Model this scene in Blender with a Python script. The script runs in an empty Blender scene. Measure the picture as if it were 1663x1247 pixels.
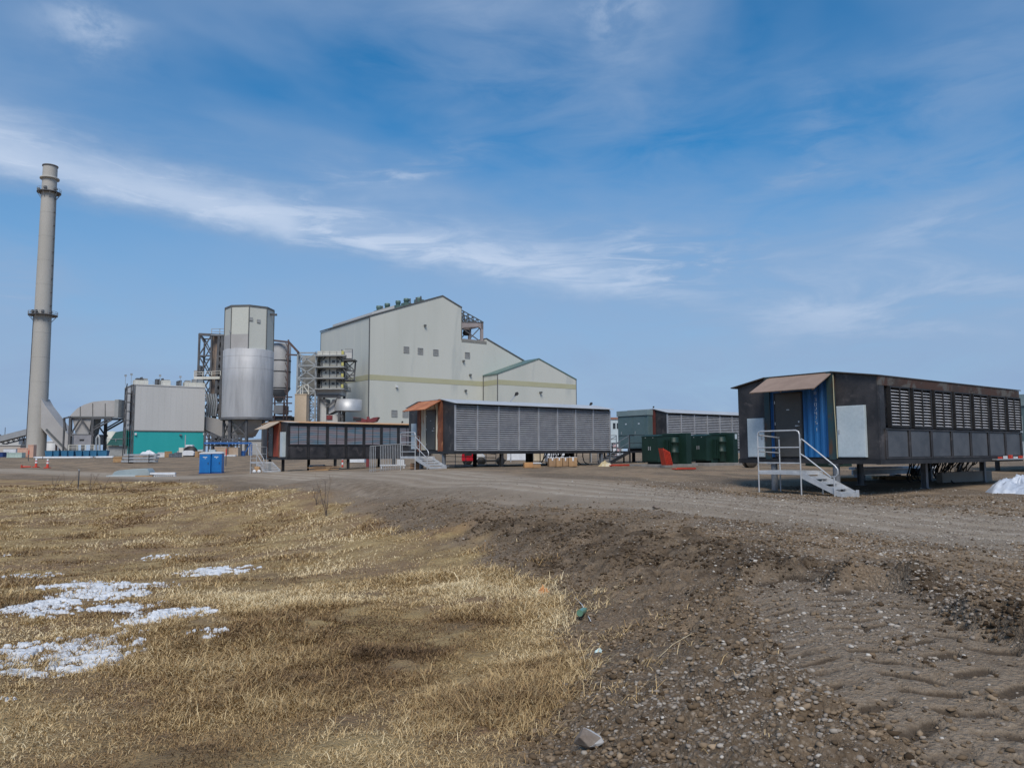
import bpy, math, random
import numpy as np
from mathutils import Matrix, Vector
random.seed(7)
RNG = np.random.default_rng(11)
sc = bpy.context.scene
COL = sc.collection
# ------------------------------------------------------------------ camera, sky, sun, exposure
FPX, PITCH, ROLL, EYE = 1250.0, math.radians(5.05), math.radians(-0.25), 1.6
cam_data = bpy.data.cameras.new('camera')
cam_data.sensor_width = 36.0
cam_data.lens = 36.0 * FPX / 1663.0
cam_data.clip_start = 0.1
cam_data.clip_end = 20000
cam = bpy.data.objects.new('camera', cam_data)
COL.objects.link(cam)
CAM_R = Matrix.Rotation(math.pi/2 + PITCH, 4, 'X') @ Matrix.Rotation(ROLL, 4, 'Z')
cam.matrix_world = Matrix.Translation((0, 0, EYE)) @ CAM_R
sc.camera = cam
sc.render.resolution_x, sc.render.resolution_y = 1024, 767

SUN_EL, SUN_AZ = 50.0, -179.0        # azimuth clockwise from the viewing direction (+Y)
sun_d = bpy.data.lights.new('sun', 'SUN')
sun_d.energy = 2.1
sun_d.angle = math.radians(26)
sun_d.color = (1.0, 0.93, 0.83)
sun = bpy.data.objects.new('sun', sun_d)
COL.objects.link(sun)
_a, _e = math.radians(SUN_AZ), math.radians(SUN_EL)
sdir = Vector((math.sin(_a)*math.cos(_e), math.cos(_a)*math.cos(_e), math.sin(_e)))
sun.rotation_euler = sdir.to_track_quat('Z', 'Y').to_euler()
sun.location = (0, 0, 60)
sc.view_settings.view_transform = 'Standard'
sc.view_settings.look = 'None'
sc.view_settings.gamma = 1.0
sc.view_settings.exposure = 0.5
sc.render.engine = 'CYCLES'
sc.cycles.max_bounces = 6
sc.cycles.diffuse_bounces = 3
sc.cycles.glossy_bounces = 3


def pix_dir(px, py):
    return (CAM_R.to_3x3() @ Vector(((px-831.5)/FPX, -(py-623.5)/FPX, -1.0)))


def pix_azel(px, py):
    d = pix_dir(px, py).normalized()
    return math.degrees(math.atan2(d.x, d.y)), math.degrees(math.asin(d.z))


class NT:
    """small helper to chain shader nodes"""
    def __init__(self, nt):
        self.nt = nt

    def n(self, typ, **kw):
        nd = self.nt.nodes.new(typ)
        for k, v in kw.items():
            setattr(nd, k, v)
        return nd

    def put(self, sock, v):
        if isinstance(v, bpy.types.NodeSocket):
            self.nt.links.new(v, sock)
        elif v is not None:
            if hasattr(sock.default_value, '__len__') and not hasattr(v, '__len__'):
                v = (v,)*len(sock.default_value)
            if hasattr(v, '__len__') and len(v) == 3 and len(sock.default_value) == 4:
                v = (*v, 1)
            sock.default_value = v

    def m(self, op, a, b=None, c=None, clamp=False):
        nd = self.n('ShaderNodeMath', operation=op, use_clamp=clamp)
        for i, v in enumerate((a, b, c)):
            if v is not None:
                self.put(nd.inputs[i], v)
        return nd.outputs[0]

    def mix(self, f, a, b, typ='MIX'):
        nd = self.n('ShaderNodeMix', data_type='RGBA', blend_type=typ)
        nd.clamp_factor = True
        self.put(nd.inputs[0], f)
        self.put(nd.inputs[6], a)
        self.put(nd.inputs[7], b)
        return nd.outputs[2]

    def ramp(self, f, *stops, interp='LINEAR'):
        nd = self.n('ShaderNodeValToRGB')
        cr = nd.color_ramp
        cr.interpolation = interp
        while len(cr.elements) < len(stops):
            cr.elements.new(0.5)
        for e, (p, c) in zip(cr.elements, stops):
            e.position = p
            e.color = (c, c, c, 1) if not hasattr(c, '__len__') else (*c[:3], 1)
        self.put(nd.inputs[0], f)
        return nd.outputs[0]

    def noise(self, vec, scale, detail=4, rough=0.55, dist=0.0, lac=2.0):
        nd = self.n('ShaderNodeTexNoise')
        if vec is not None:
            self.nt.links.new(vec, nd.inputs['Vector'])
        nd.inputs['Scale'].default_value = scale
        nd.inputs['Detail'].default_value = detail
        nd.inputs['Roughness'].default_value = rough
        nd.inputs['Distortion'].default_value = dist
        nd.inputs['Lacunarity'].default_value = lac
        return nd.outputs['Fac']

    def smooth(self, v, a, b):
        nd = self.n('ShaderNodeMapRange', interpolation_type='SMOOTHSTEP')
        self.put(nd.inputs[0], v)
        nd.inputs[1].default_value = a
        nd.inputs[2].default_value = b
        return nd.outputs[0]

    def mapping(self, vec, scale=(1, 1, 1), rot=(0, 0, 0), loc=(0, 0, 0)):
        nd = self.n('ShaderNodeMapping')
        self.nt.links.new(vec, nd.inputs[0])
        nd.inputs['Scale'].default_value = scale
        nd.inputs['Rotation'].default_value = rot
        nd.inputs['Location'].default_value = loc
        return nd.outputs[0]


world = bpy.data.worlds.new('World')
sc.world = world
world.use_nodes = True
wt = world.node_tree
wt.nodes.clear()
W = NT(wt)
sky = W.n('ShaderNodeTexSky', sky_type='NISHITA')
sky.sun_disc = False
sky.sun_elevation = math.radians(SUN_EL)
sky.sun_rotation = math.radians(SUN_AZ)
sky.altitude = 300
sky.air_density = 1.0
sky.dust_density = 0.6
sky.ozone_density = 2.2
hsv = W.n('ShaderNodeHueSaturation')
W.put(hsv.inputs['Hue'], 0.494)
W.put(hsv.inputs['Saturation'], 1.48)
W.put(hsv.inputs['Value'], 1.0)
W.put(hsv.inputs['Color'], sky.outputs[0])
tc = W.n('ShaderNodeTexCoord')
sep = W.n('ShaderNodeSeparateXYZ')
wt.links.new(tc.outputs['Generated'], sep.inputs[0])
X, Y, Z = sep.outputs
AZ = W.m('MULTIPLY', W.m('ARCTAN2', X, Y), 180/math.pi)
EL = W.m('MULTIPLY', W.m('ARCSINE', Z), 180/math.pi)
comb = W.n('ShaderNodeCombineXYZ')
W.put(comb.inputs[0], AZ); W.put(comb.inputs[1], EL)
AE = comb.outputs[0]


def gauss(v, w):
    q = W.m('DIVIDE', v, w)
    return W.m('POWER', 2.718, W.m('MULTIPLY', W.m('MULTIPLY', q, q), -1.0))


# cirrus fibres run down to the right; warp the direction field a little
wn1 = W.m('SUBTRACT', W.noise(W.mapping(AE, (0.05, 0.12, 1), (0, 0, 0.25)), 1.6, 3), 0.5)
wn2 = W.m('SUBTRACT', W.noise(W.mapping(AE, (0.25, 0.6, 1), (0, 0, 0.3), (7, 3, 0)), 1.3, 4, 0.6), 0.5)
ELW = W.m('ADD', W.m('ADD', EL, W.m('MULTIPLY', wn1, 5.0)), W.m('MULTIPLY', wn2, 3.2))
fib = W.noise(W.mapping(AE, (0.10, 0.55, 1), (0, 0, 0.22)), 1.5, 8, 0.62, 0.9)
fib2 = W.noise(W.mapping(AE, (0.05, 0.16, 1), (0, 0, -0.15), (13, 5, 0)), 2.2, 6, 0.6, 0.6)
big = W.noise(W.mapping(AE, (0.035, 0.07, 1), (0, 0, 0.1), (3.3, 8.1, 0)), 1.2, 4, 0.5, 0.3)
# the long bright streak: elevation as a curve of azimuth, fitted to the photograph
pts = [pix_azel(*p) for p in ((0, 275), (200, 312), (400, 362), (600, 402), (800, 436), (1000, 470), (1180, 492))]
ca, cb, cc = np.polyfit([p[0] for p in pts], [p[1] for p in pts], 2)
CUR = W.m('ADD', W.m('ADD', W.m('MULTIPLY', W.m('MULTIPLY', AZ, AZ), ca), W.m('MULTIPLY', AZ, cb)), cc)
dS = W.m('SUBTRACT', W.m('ADD', EL, W.m('MULTIPLY', wn2, 1.5)), CUR)
up = W.smooth(dS, -1.9, 0.7)                 # crisp lower edge
wid = W.m('ADD', 2.1, W.m('MULTIPLY', AZ, -0.035))
upf = W.m('SUBTRACT', 1.0, W.smooth(W.m('DIVIDE', dS, wid), 0.1, 1.6))
azf = W.m('SUBTRACT', 1.0, W.smooth(AZ, -14, 19))
brk = W.m('ADD', 0.45, W.m('MULTIPLY', W.smooth(fib, 0.38, 0.62), 0.55))
left = W.m('SUBTRACT', 1.0, W.smooth(AZ, -17, -13))
brk = W.m('MAXIMUM', brk, W.m('MULTIPLY', left, 0.9))
streak = W.m('MULTIPLY', W.m('MULTIPLY', up, upf), W.m('MULTIPLY', W.m('ADD', 0.18, W.m('MULTIPLY', azf, 0.62)), brk))
# veil above the streak
veilA = W.m('MULTIPLY', W.m('MULTIPLY', up, W.m('SUBTRACT', 1.0, W.smooth(dS, 0.5, 11.0))),
            W.m('MULTIPLY', W.m('SUBTRACT', 1.0, W.smooth(AZ, 5, 22)), W.m('ADD', 0.08, W.m('MULTIPLY', fib, 0.42))))
# veil below it, toward the horizon
low = W.m('MULTIPLY', W.m('SUBTRACT', 1.0, W.smooth(EL, 2, 26)), W.m('ADD', 0.72, W.m('MULTIPLY', fib2, 0.40)))


def blob(px, py, wa, we, amp, n, lo, hi, rot=0.0):
    a0, e0 = pix_azel(px, py)
    da, de = W.m('SUBTRACT', AZ, a0), W.m('SUBTRACT', ELW, e0)
    c, s = math.cos(rot), math.sin(rot)
    ra = W.m('ADD', W.m('MULTIPLY', da, c), W.m('MULTIPLY', de, s))
    re = W.m('SUBTRACT', W.m('MULTIPLY', de, c), W.m('MULTIPLY', da, s))
    g = W.m('MULTIPLY', gauss(ra, wa), gauss(re, we))
    return W.m('MULTIPLY', W.m('MULTIPLY', g, amp), W.smooth(n, lo, hi))


puffn = W.noise(W.mapping(AE, (0.3, 0.45, 1), (0, 0, 0.5), (4, 2, 0)), 1.1, 7, 0.6, 0.2)
dens = streak
for t in (veilA,
          blob(145, 58, 3.4, 2.0, 0.62, puffn, 0.15, 0.62),
          blob(1540, 330, 12, 4.6, 0.45, fib2, 0.25, 0.70, 0.15),
          blob(1420, 500, 13, 3.4, 0.55, fib2, 0.20, 0.62, 0.1),
          blob(1560, 120, 8, 3.0, 0.35, fib2, 0.35, 0.7, 0.2),
          blob(1000, 15, 3.5, 2.4, 0.40, puffn, 0.35, 0.65),
          blob(660, 262, 6, 0.8, 0.45, fib, 0.35, 0.62, 0.15),
          blob(1330, 215, 2.2, 3.4, 0.25, fib, 0.35, 0.65),
          blob(1300, 300, 4.5, 0.6, 0.30, fib, 0.30, 0.62, 0.25),
          blob(1090, 420, 7.5, 2.2, 0.50, fib, 0.38, 0.62, -0.1),
          blob(20, 455, 4.0, 1.8, 0.65, fib2, 0.25, 0.6),
          blob(900, 130, 19, 6.5, 0.42, fib2, 0.20, 0.72, -0.3),
          W.m('MULTIPLY', W.smooth(big, 0.30, 0.70), 0.50)):
    dens = W.m('SUBTRACT', W.m('ADD', dens, t), W.m('MULTIPLY', dens, t))   # screen
dens = W.m('MULTIPLY', dens, W.smooth(EL, -2, 0.5), clamp=True)
CLOUD = W.mix(W.smooth(dens, 0.45, 1.0), (2.3, 3.15, 4.6), (4.6, 5.3, 6.5))
skyc = W.mix(dens, W.mix(W.m('MULTIPLY', low, 1.0, clamp=True), hsv.outputs[0], (2.0, 3.0, 4.65)), CLOUD)
bg = W.n('ShaderNodeBackground')
W.put(bg.inputs[0], skyc)
W.put(bg.inputs[1], 0.094)
wo = W.n('ShaderNodeOutputWorld')
wt.links.new(bg.outputs[0], wo.inputs[0])
# ------------------------------------------------------------------ helpers
UX, UY = 0.8, 0.6                     # the site grid: long walls run along (0.8, 0.6)
GRID = math.atan2(UY, UX)


def at(px, py, y):
    d = pix_dir(px, py)
    return Vector((0, 0, EYE)) + d * (y / d.y)


class MB:
    """collects shapes and links them as ONE mesh object"""
    def __init__(self):
        self.v, self.f, self.mi, self.sm = [], [], [], []

    def add(self, vs, fs, mi=0, smooth=False):
        b = len(self.v)
        self.v += [tuple(p) for p in vs]
        self.f += [tuple(b+i for i in f) for f in fs]
        self.mi += [mi]*len(fs)
        self.sm += [smooth]*len(fs)
        return self

    def box(self, x0, x1, y0, y1, z0, z1, mi=0):
        vs = [(x0, y0, z0), (x1, y0, z0), (x1, y1, z0), (x0, y1, z0), (x0, y0, z1), (x1, y0, z1), (x1, y1, z1), (x0, y1, z1)]
        return self.add(vs, [(3, 2, 1, 0), (4, 5, 6, 7), (0, 1, 5, 4), (1, 2, 6, 5), (2, 3, 7, 6), (3, 0, 4, 7)], mi)

    def prism(self, poly, a0, a1, axis='y', mi=0):
        """poly of 2D points in the other two axes, extruded from a0 to a1"""
        def P(p, a):
            return {'y': (p[0], a, p[1]), 'x': (a, p[0], p[1]), 'z': (p[0], p[1], a)}[axis]
        n = len(poly)
        area = sum(poly[i][0]*poly[(i+1) % n][1]-poly[(i+1) % n][0]*poly[i][1] for i in range(n))
        if (area < 0) != (axis == 'y'):
            poly = poly[::-1]
        lo, hi = min(a0, a1), max(a0, a1)
        vs = [P(p, lo) for p in poly]+[P(p, hi) for p in poly]
        fs = [tuple(range(n))[::-1], tuple(range(n, 2*n))]+[(i, (i+1) % n, n+(i+1) % n, n+i) for i in range(n)]
        return self.add(vs, fs, mi)

    def bar(self, p, q, w=0.05, h=None, mi=0, up=(0, 0, 1)):
        p, q = Vector(p), Vector(q)
        h = w if h is None else h
        d = (q-p).normalized()
        u = Vector(up)
        if abs(d.dot(u)) > 0.97:
            u = Vector((1, 0, 0))
        s = d.cross(u).normalized()*w/2
        t = s.cross(d).normalized()*h/2
        vs = [p-s-t, p+s-t, p+s+t, p-s+t, q-s-t, q+s-t, q+s+t, q-s+t]
        return self.add(vs, [(0, 1, 2, 3), (7, 6, 5, 4), (1, 0, 4, 5), (2, 1, 5, 6), (3, 2, 6, 7), (0, 3, 7, 4)], mi)

    def tube(self, pts, r=0.03, n=8, mi=0, cap=True, r2=None):
        pts = [Vector(p) for p in pts]
        rings = []
        m = len(pts)
        ref = None
        for i, p in enumerate(pts):
            d = ((pts[min(i+1, m-1)]-pts[max(i-1, 0)])).normalized()
            if ref is None:
                ref = Vector((0, 0, 1)) if abs(d.z) < 0.9 else Vector((1, 0, 0))
            s = d.cross(ref).normalized()
            t = s.cross(d).normalized()
            ref = t
            rr = r if r2 is None else r+(r2-r)*i/max(1, m-1)
            rings.append([p+s*math.cos(a)*rr+t*math.sin(a)*rr for a in (2*math.pi*k/n for k in range(n))])
        vs = [v for ring in rings for v in ring]
        fs = [(i*n+k, i*n+(k+1) % n, (i+1)*n+(k+1) % n, (i+1)*n+k) for i in range(m-1) for k in range(n)]
        self.add(vs, fs, mi, True)
        if cap:
            self.add(rings[0], [tuple(range(n))[::-1]], mi)
            self.add(rings[-1], [tuple(range(n))], mi)
        return self

    def lathe(self, prof, c=(0, 0), n=32, mi=0, smooth=True, a0=0.0):
        vs = [(c[0]+r*math.cos(a0+2*math.pi*k/n), c[1]+r*math.sin(a0+2*math.pi*k/n), z) for r, z in prof for k in range(n)]
        m = len(prof)
        fs = [(i*n+k, i*n+(k+1) % n, (i+1)*n+(k+1) % n, (i+1)*n+k) for i in range(m-1) for k in range(n)]
        return self.add(vs, fs, mi, smooth)

    def disc(self, r, z, c=(0, 0), n=32, mi=0, a0=0.0):
        return self.add([(c[0]+r*math.cos(a0+2*math.pi*k/n), c[1]+r*math.sin(a0+2*math.pi*k/n), z) for k in range(n)], [tuple(range(n))], mi)

    def lattice(self, p00, p10, p01, p11, nx, nz, w, mi=0, x=True):
        """braced steel face between four corners"""
        A, B, C, D = map(Vector, (p00, p10, p01, p11))
        def Pt(i, j):
            a, b = i/nx, j/nz
            return (A*(1-a)+B*a)*(1-b)+(C*(1-a)+D*a)*b
        for i in range(nx+1):
            self.bar(Pt(i, 0), Pt(i, nz), w, mi=mi)
        for j in range(nz+1):
            self.bar(Pt(0, j), Pt(nx, j), w*0.8, mi=mi)
        for i in range(nx):
            for j in range(nz):
                self.bar(Pt(i, j), Pt(i+1, j+1), w*0.6, mi=mi)
                if x:
                    self.bar(Pt(i+1, j), Pt(i, j+1), w*0.6, mi=mi)
        return self

    def rail(self, pts, h=1.1, r=0.04, posts=True, mids=1, mi=0):
        pts = [Vector(p) for p in pts]
        for a, b in zip(pts, pts[1:]):
            n = max(1, int((b-a).length/2.2))
            for k in range(n+1):
                q = a+(b-a)*k/n
                self.bar(q, q+Vector((0, 0, h)), r*1.2, mi=mi)
            for m in range(mids+1):
                z = Vector((0, 0, h*(m+1)/(mids+1)))
                self.bar(a+z, b+z, r, mi=mi)
        return self

    def build(self, name, mats, parent=None, bevel=0.0):
        me = bpy.data.meshes.new(name)
        me.from_pydata(self.v, [], self.f)
        if not isinstance(mats, (list, tuple)):
            mats = [mats]
        for m in mats:
            me.materials.append(m)
        me.polygons.foreach_set('material_index', self.mi)
        me.polygons.foreach_set('use_smooth', self.sm)
        me.update()
        o = bpy.data.objects.new(name, me)
        COL.objects.link(o)
        if parent is not None:
            o.parent = parent
        if bevel:
            b = o.modifiers.new('bevel', 'BEVEL')
            b.width = bevel
            b.segments = 2
            b.limit_method = 'ANGLE'
        return o


def tag(o, label, cat, group=None, kind=None):
    if label: o['label'] = label
    if cat: o['category'] = cat
    if group: o['group'] = group
    if kind: o['kind'] = kind
    return o


def thing(name, label, cat, loc=(0, 0, 0), rz=0.0, group=None):
    o = bpy.data.objects.new(name, None)
    COL.objects.link(o)
    o.location = loc
    o.rotation_euler = (0, 0, rz)
    return tag(o, label, cat, group)


def local(P, O, rz=GRID):
    """world point to the local frame at O turned by rz"""
    d = Vector(P)-Vector(O)
    c, s = math.cos(rz), math.sin(rz)
    return Vector((d.x*c+d.y*s, -d.x*s+d.y*c, d.z))


def copy_tree(o, parent=None):
    c = o.copy()
    COL.objects.link(c)
    c.parent = parent
    for ch in [x for x in COL.objects if x.parent == o]:
        copy_tree(ch, c)
    return c


def face(root, px, py, off=0.0, rz=None):
    """local (x, z) where the sight line of a photo point meets the plane y = off of the thing"""
    rz = root.rotation_euler.z if rz is None else rz
    O = Vector(root.location)
    nrm = Vector((-math.sin(rz), math.cos(rz), 0))
    d = pix_dir(px, py)
    e = Vector((0, 0, EYE))
    t = ((O+nrm*off)-e).dot(nrm)/d.dot(nrm)
    p = local(e+d*t, O, rz)
    return p.x, p.z


MATS = {}


def pm(name, c1, c2=None, scale=1.0, rough=0.7, metal=0.0, bump=0.0, stretch=(1, 1, 1), c3=None, lo=0.35, hi=0.65, bscale=None, lo3=0.58, hi3=0.7, detail=6, rvar=0.15, coat=0.0):
    """procedural material: c1 worn to c2 by noise, spots of c3, roughness and bump variation"""
    if name in MATS:
        return MATS[name]
    m = bpy.data.materials.new(name)
    m.use_nodes = True
    nt = m.node_tree
    N = NT(nt)
    b = nt.nodes['Principled BSDF']
    tcn = N.n('ShaderNodeTexCoord').outputs['Object']
    mp = N.mapping(tcn, stretch)
    n1 = N.noise(mp, scale, detail, 0.6, 0.2)
    c2 = c2 or tuple(x*0.8 for x in c1)
    col = N.mix(N.smooth(n1, lo, hi), c1, c2)
    fine = N.noise(tcn, scale*9+3, 3, 0.6)
    col = N.mix(N.m('MULTIPLY', N.smooth(fine, 0.35, 0.75), 0.22), col, tuple(x*0.55 for x in c1))
    if c3:
        n3 = N.noise(N.mapping(tcn, stretch, (0, 0, 0), (3.7, 9.1, 2.2)), scale*1.7, detail, 0.65, 0.4)
        col = N.mix(N.smooth(n3, lo3, hi3), col, c3)
    N.put(b.inputs['Base Color'], col)
    N.put(b.inputs['Roughness'], N.m('ADD', rough-rvar/2, N.m('MULTIPLY', n1, rvar), clamp=True))
    b.inputs['Metallic'].default_value = metal
    if coat:
        b.inputs['Coat Weight'].default_value = coat
    if bump:
        bn = N.n('ShaderNodeBump')
        bn.inputs['Strength'].default_value = 0.6
        bn.inputs['Distance'].default_value = bump
        N.put(bn.inputs['Height'], N.noise(mp, bscale or scale*3, 5, 0.6))
        nt.links.new(bn.outputs[0], b.inputs['Normal'])
    MATS[name] = m
    return m
# ------------------------------------------------------------------ ground
def _hash(ix, iy, seed):
    h = (ix.astype(np.int64)*374761393+iy.astype(np.int64)*668265263+seed*974634777) & 0xffffffff
    h = ((h ^ (h >> 13))*1274126177) & 0xffffffff
    return ((h ^ (h >> 16)) & 0xffffff)/float(0xffffff)


def vnoise(x, y, seed=0):
    ix, iy = np.floor(x), np.floor(y)
    fx, fy = x-ix, y-iy
    fx, fy = fx*fx*(3-2*fx), fy*fy*(3-2*fy)
    a, b = _hash(ix, iy, seed), _hash(ix+1, iy, seed)
    c, d = _hash(ix, iy+1, seed), _hash(ix+1, iy+1, seed)
    return (a*(1-fx)+b*fx)*(1-fy)+(c*(1-fx)+d*fx)*fy


def fbm(x, y, scale, octs=4, seed=0, gain=0.5):
    s, a, t = 0.0, 1.0, 0.0
    f = 1.0/scale
    for o in range(octs):
        cs, sn = math.cos(o*0.9+.3), math.sin(o*0.9+.3)
        s = s+a*vnoise((x*cs-y*sn)*f+o*17.3, (x*sn+y*cs)*f-o*9.1, seed+o*7)
        t += a
        a *= gain
        f *= 2.03
    return s/t


def sstep(x, a, b):
    t = np.clip((x-a)/(b-a), 0, 1)
    return t*t*(3-2*t)


_C = [  # photo column, distance, height of the ground there
    (831, 3, -.03), (1600, 3.2, .12), (60, 3.5, -.2), (-500, 4, -.3), (2300, 4, .2), (1250, 4.4, .26), (1000, 4.3, 0.02),
    (300, 8, -.42), (60, 12, -.6), (600, 10, -.4), (980, 7.3, -.22), (-500, 12, -.6), (-900, 30, -.5), (-900, 60, -.3),
    (1250, 7, .30), (1663, 8, .22), (1200, 11, .30), (1000, 16, .30), (1400, 14, .16), (850, 10.6, -.3), (760, 16, -.4), (620, 22.5, -.5),
    (530, 29, -.5), (400, 42, -.42), (250, 50, -.42), (0, 55, -.48), (750, 25, .36), (620, 31, .33), (880, 19, .22),
    (500, 39, .2), (330, 56, -.2), (150, 68, -.4),
    (1300, 23.5, .25), (1500, 26, .28), (1500, 20, .25), (1650, 24, .28), (1200, 25, .3), (1663, 14, .2), (2300, 12, .25), (2600, 25, .3),
    (1700, 34, .5), (1450, 36, .5),
    (718, 39, .78), (900, 40, .8), (1000, 44, .8), (1090, 42, .8), (1180, 42, .8), (900, 31, .6), (1100, 29, .5),
    (440, 53, .3), (560, 56, .4), (650, 58, .6), (1063, 51, .85), (345, 80, -.47), (230, 72, -.5), (100, 80, -.45), (0, 82, -.45),
    (100, 99, -.1), (-600, 90, 0), (240, 111, .3), (400, 105, .3), (600, 100, .7), (900, 90, .9), (1400, 80, .9), (2200, 80, .8),
    (60, 130, .6), (300, 150, .8), (700, 150, .9), (1200, 150, .9), (2400, 150, .9), (-700, 150, .9)]
_CX = np.array([[(p-831.5)/FPX*d, d] for p, d, z in _C] + [[0, -8], [-20, -12], [20, -12], [0, -40], [-60, -30], [60, -30], [0.6, 0.0]])
_CZ = np.array([z for p, d, z in _C] + [0, -.4, .3, .1, -.3, .3, 0.0])


def _U(r2):
    return r2*np.log(r2+1e-9)*0.5


_n = len(_CX)
_K = _U(((_CX[:, None]-_CX[None])**2).sum(-1)) + np.eye(_n)*0.4
_P = np.c_[np.ones(_n), _CX]
_W = np.linalg.solve(np.block([[_K, _P], [_P.T, np.zeros((3, 3))]]), np.r_[_CZ, 0, 0, 0])


def base_h(x, y):
    x, y = np.atleast_1d(np.asarray(x, float)), np.atleast_1d(np.asarray(y, float))
    r = np.hypot(x, y)
    k = np.where(r > 150, 150/np.maximum(r, 1e-6), 1.0)
    xs, ys = x*k, y*k
    out = _W[-3]+_W[-2]*xs+_W[-1]*ys
    for (cx, cy), w in zip(_CX, _W[:-3]):
        out = out+w*_U((xs-cx)**2+(ys-cy)**2)
    t = sstep(r, 120, 190)
    return np.clip(out, -1.2, 1.4)*(1-t)+0.95*t


def ground_px(px, py):
    """where the sight line of a photo point meets the ground (world x, y)"""
    d = pix_dir(px, py)
    lo = 2.5
    ts = np.geomspace(2.5, 400, 500)
    z = EYE+d.z/d.y*ts
    h = base_h(d.x/d.y*ts, ts)
    i = int(np.argmax(z < h)) if (z < h).any() else len(ts)-1
    return d.x/d.y*ts[i], ts[i]


def poly_dist(x, y, poly):
    """distance to a polyline, and the parameter side"""
    best = np.full(x.shape, 1e9)
    lat = np.zeros(x.shape)
    lon = np.zeros(x.shape)
    acc = 0.0
    for (ax, ay), (bx, by) in zip(poly, poly[1:]):
        dx, dy = bx-ax, by-ay
        L = math.hypot(dx, dy)
        t = np.clip(((x-ax)*dx+(y-ay)*dy)/(L*L), 0, 1)
        ex, ey = x-(ax+dx*t), y-(ay+dy*t)
        d = np.hypot(ex, ey)
        s = np.sign(dx*ey-dy*ex)
        m = d < best
        best = np.where(m, d, best)
        lat = np.where(m, d*s, lat)
        lon = np.where(m, acc+t*L, lon)
        acc += L
    return best, lat, lon


# toe of the embankment: straw grass to the left of this line (going away from the camera)
TOE = [(2.0, -14.0), (.35, 0.0)] + [ground_px(*p) for p in ((840, 1240), (870, 1160), (910, 1075), (905, 1010), (865, 960), (825, 912), (740, 882), (640, 850), (545, 815), (430, 795), (320, 783), (180, 781), (0, 779))] + [(-90, 75)]
ROADC = [ground_px(*p) for p in ((1900, 870), (1663, 866), (1300, 828), (1100, 808), (900, 790), (700, 778), (500, 774), (300, 776), (150, 770), (0, 763))] + [(-95, 100)]
ROADC.insert(0, (40, 8))
TR1 = [ground_px(*p) for p in ((1720, 1300), (1575, 1195), (1455, 1125), (1360, 1050), (1300, 985), (1270, 945))]
TR2 = [ground_px(*p) for p in ((1800, 1165), (1680, 1110), (1580, 1065), (1480, 1015), (1400, 960))]
MUD = [ground_px(*p) for p in ((760, 858), (900, 868), (1040, 892), (1180, 915), (1330, 945), (1480, 975), (1663, 1030))]
MUD2 = [ground_px(*p) for p in ((960, 905), (1080, 915), (1200, 930), (1300, 945))]
SNOW = [(40, 935, .7), (120, 950, 1.0), (190, 955, 1.0), (235, 955, .7), (70, 985, .9), (30, 990, .9), (85, 1000, .8), (215, 985, .55), (160, 995, .7), (265, 1000, .45), (305, 997, .4), (25, 1060, 1.1),
        (60, 1070, 1.1), (30, 1090, 1.1), (90, 1085, 1.0), (110, 1050, .8), (160, 1062, .8), (190, 1055, .5), (345, 1034, .4), (375, 928, .5), (325, 930, .45), (0, 900, .5), (270, 905, .35), (15, 1145, .4), (200, 1040, .4), (160, 1075, .6), (240, 1010, .5), (130, 965, .8), (180, 970, .8)]
SNOWP = [(*ground_px(px, py), a) for px, py, a in SNOW]


def fields(x, y):
    r = np.hypot(x, y)
    _, lat, _ = poly_dist(x, y, TOE)
    edge = lat+(fbm(x, y, 2.2, 4, 3)-.5)*np.minimum(2.6, .5+r*.10)
    grass = sstep(edge, -.25, .35)
    rd, rlat, rlon = poly_dist(x, y, ROADC)
    road = 1-sstep(rd+(fbm(x, y, 3.5, 3, 21)-.5)*2.5, 1.6, 4.2)
    d1, l1, s1 = poly_dist(x, y, TR1)
    d2, l2, s2 = poly_dist(x, y, TR2)
    md, _, _ = poly_dist(x, y, MUD)
    md2, _, _ = poly_dist(x, y, MUD2)
    nb = fbm(x, y, .9, 4, 31)
    mud = np.maximum(1-sstep(md+(nb-.5)*1.6, .2, 1.0), 1-sstep(md2+(nb-.5)*1.2, .3, 1.1))
    snow = np.zeros_like(x)
    for sx, sy, a in SNOWP:
        w = 0.028*sy
        snow = snow+a*np.exp(-(((x-sx)/(w*1.35))**2+((y-sy)/(w*1.7))**2))
    return dict(r=r, lat=lat, grass=grass, road=road, rlat=rlat, rlon=rlon, d1=d1, l1=l1, s1=s1, d2=d2, l2=l2, s2=s2, mud=mud, snow=snow)


def tread(d, l, s, w=.36):
    """two rows of lugs pressed into the soil, a chevron open to the back"""
    ph = (s + np.abs(l)*.35 + .05*np.sin(s*3.1+l*4))/.25
    ph = ph + np.where(l > 0, .5, 0)
    lug = sstep(np.abs((ph-np.floor(ph))-.5), .09, .24)
    m = 1-sstep(d, w*.8, w*1.35)
    return m*(1-sstep(d, w*.85, w*1.05))*sstep(d, .02, .07)*(1-lug), m


def bank_(F):
    return np.clip(1-np.abs(F['lat']+1.6)/3.2, 0, 1)*.9+F['mud']*.7+.12


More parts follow.
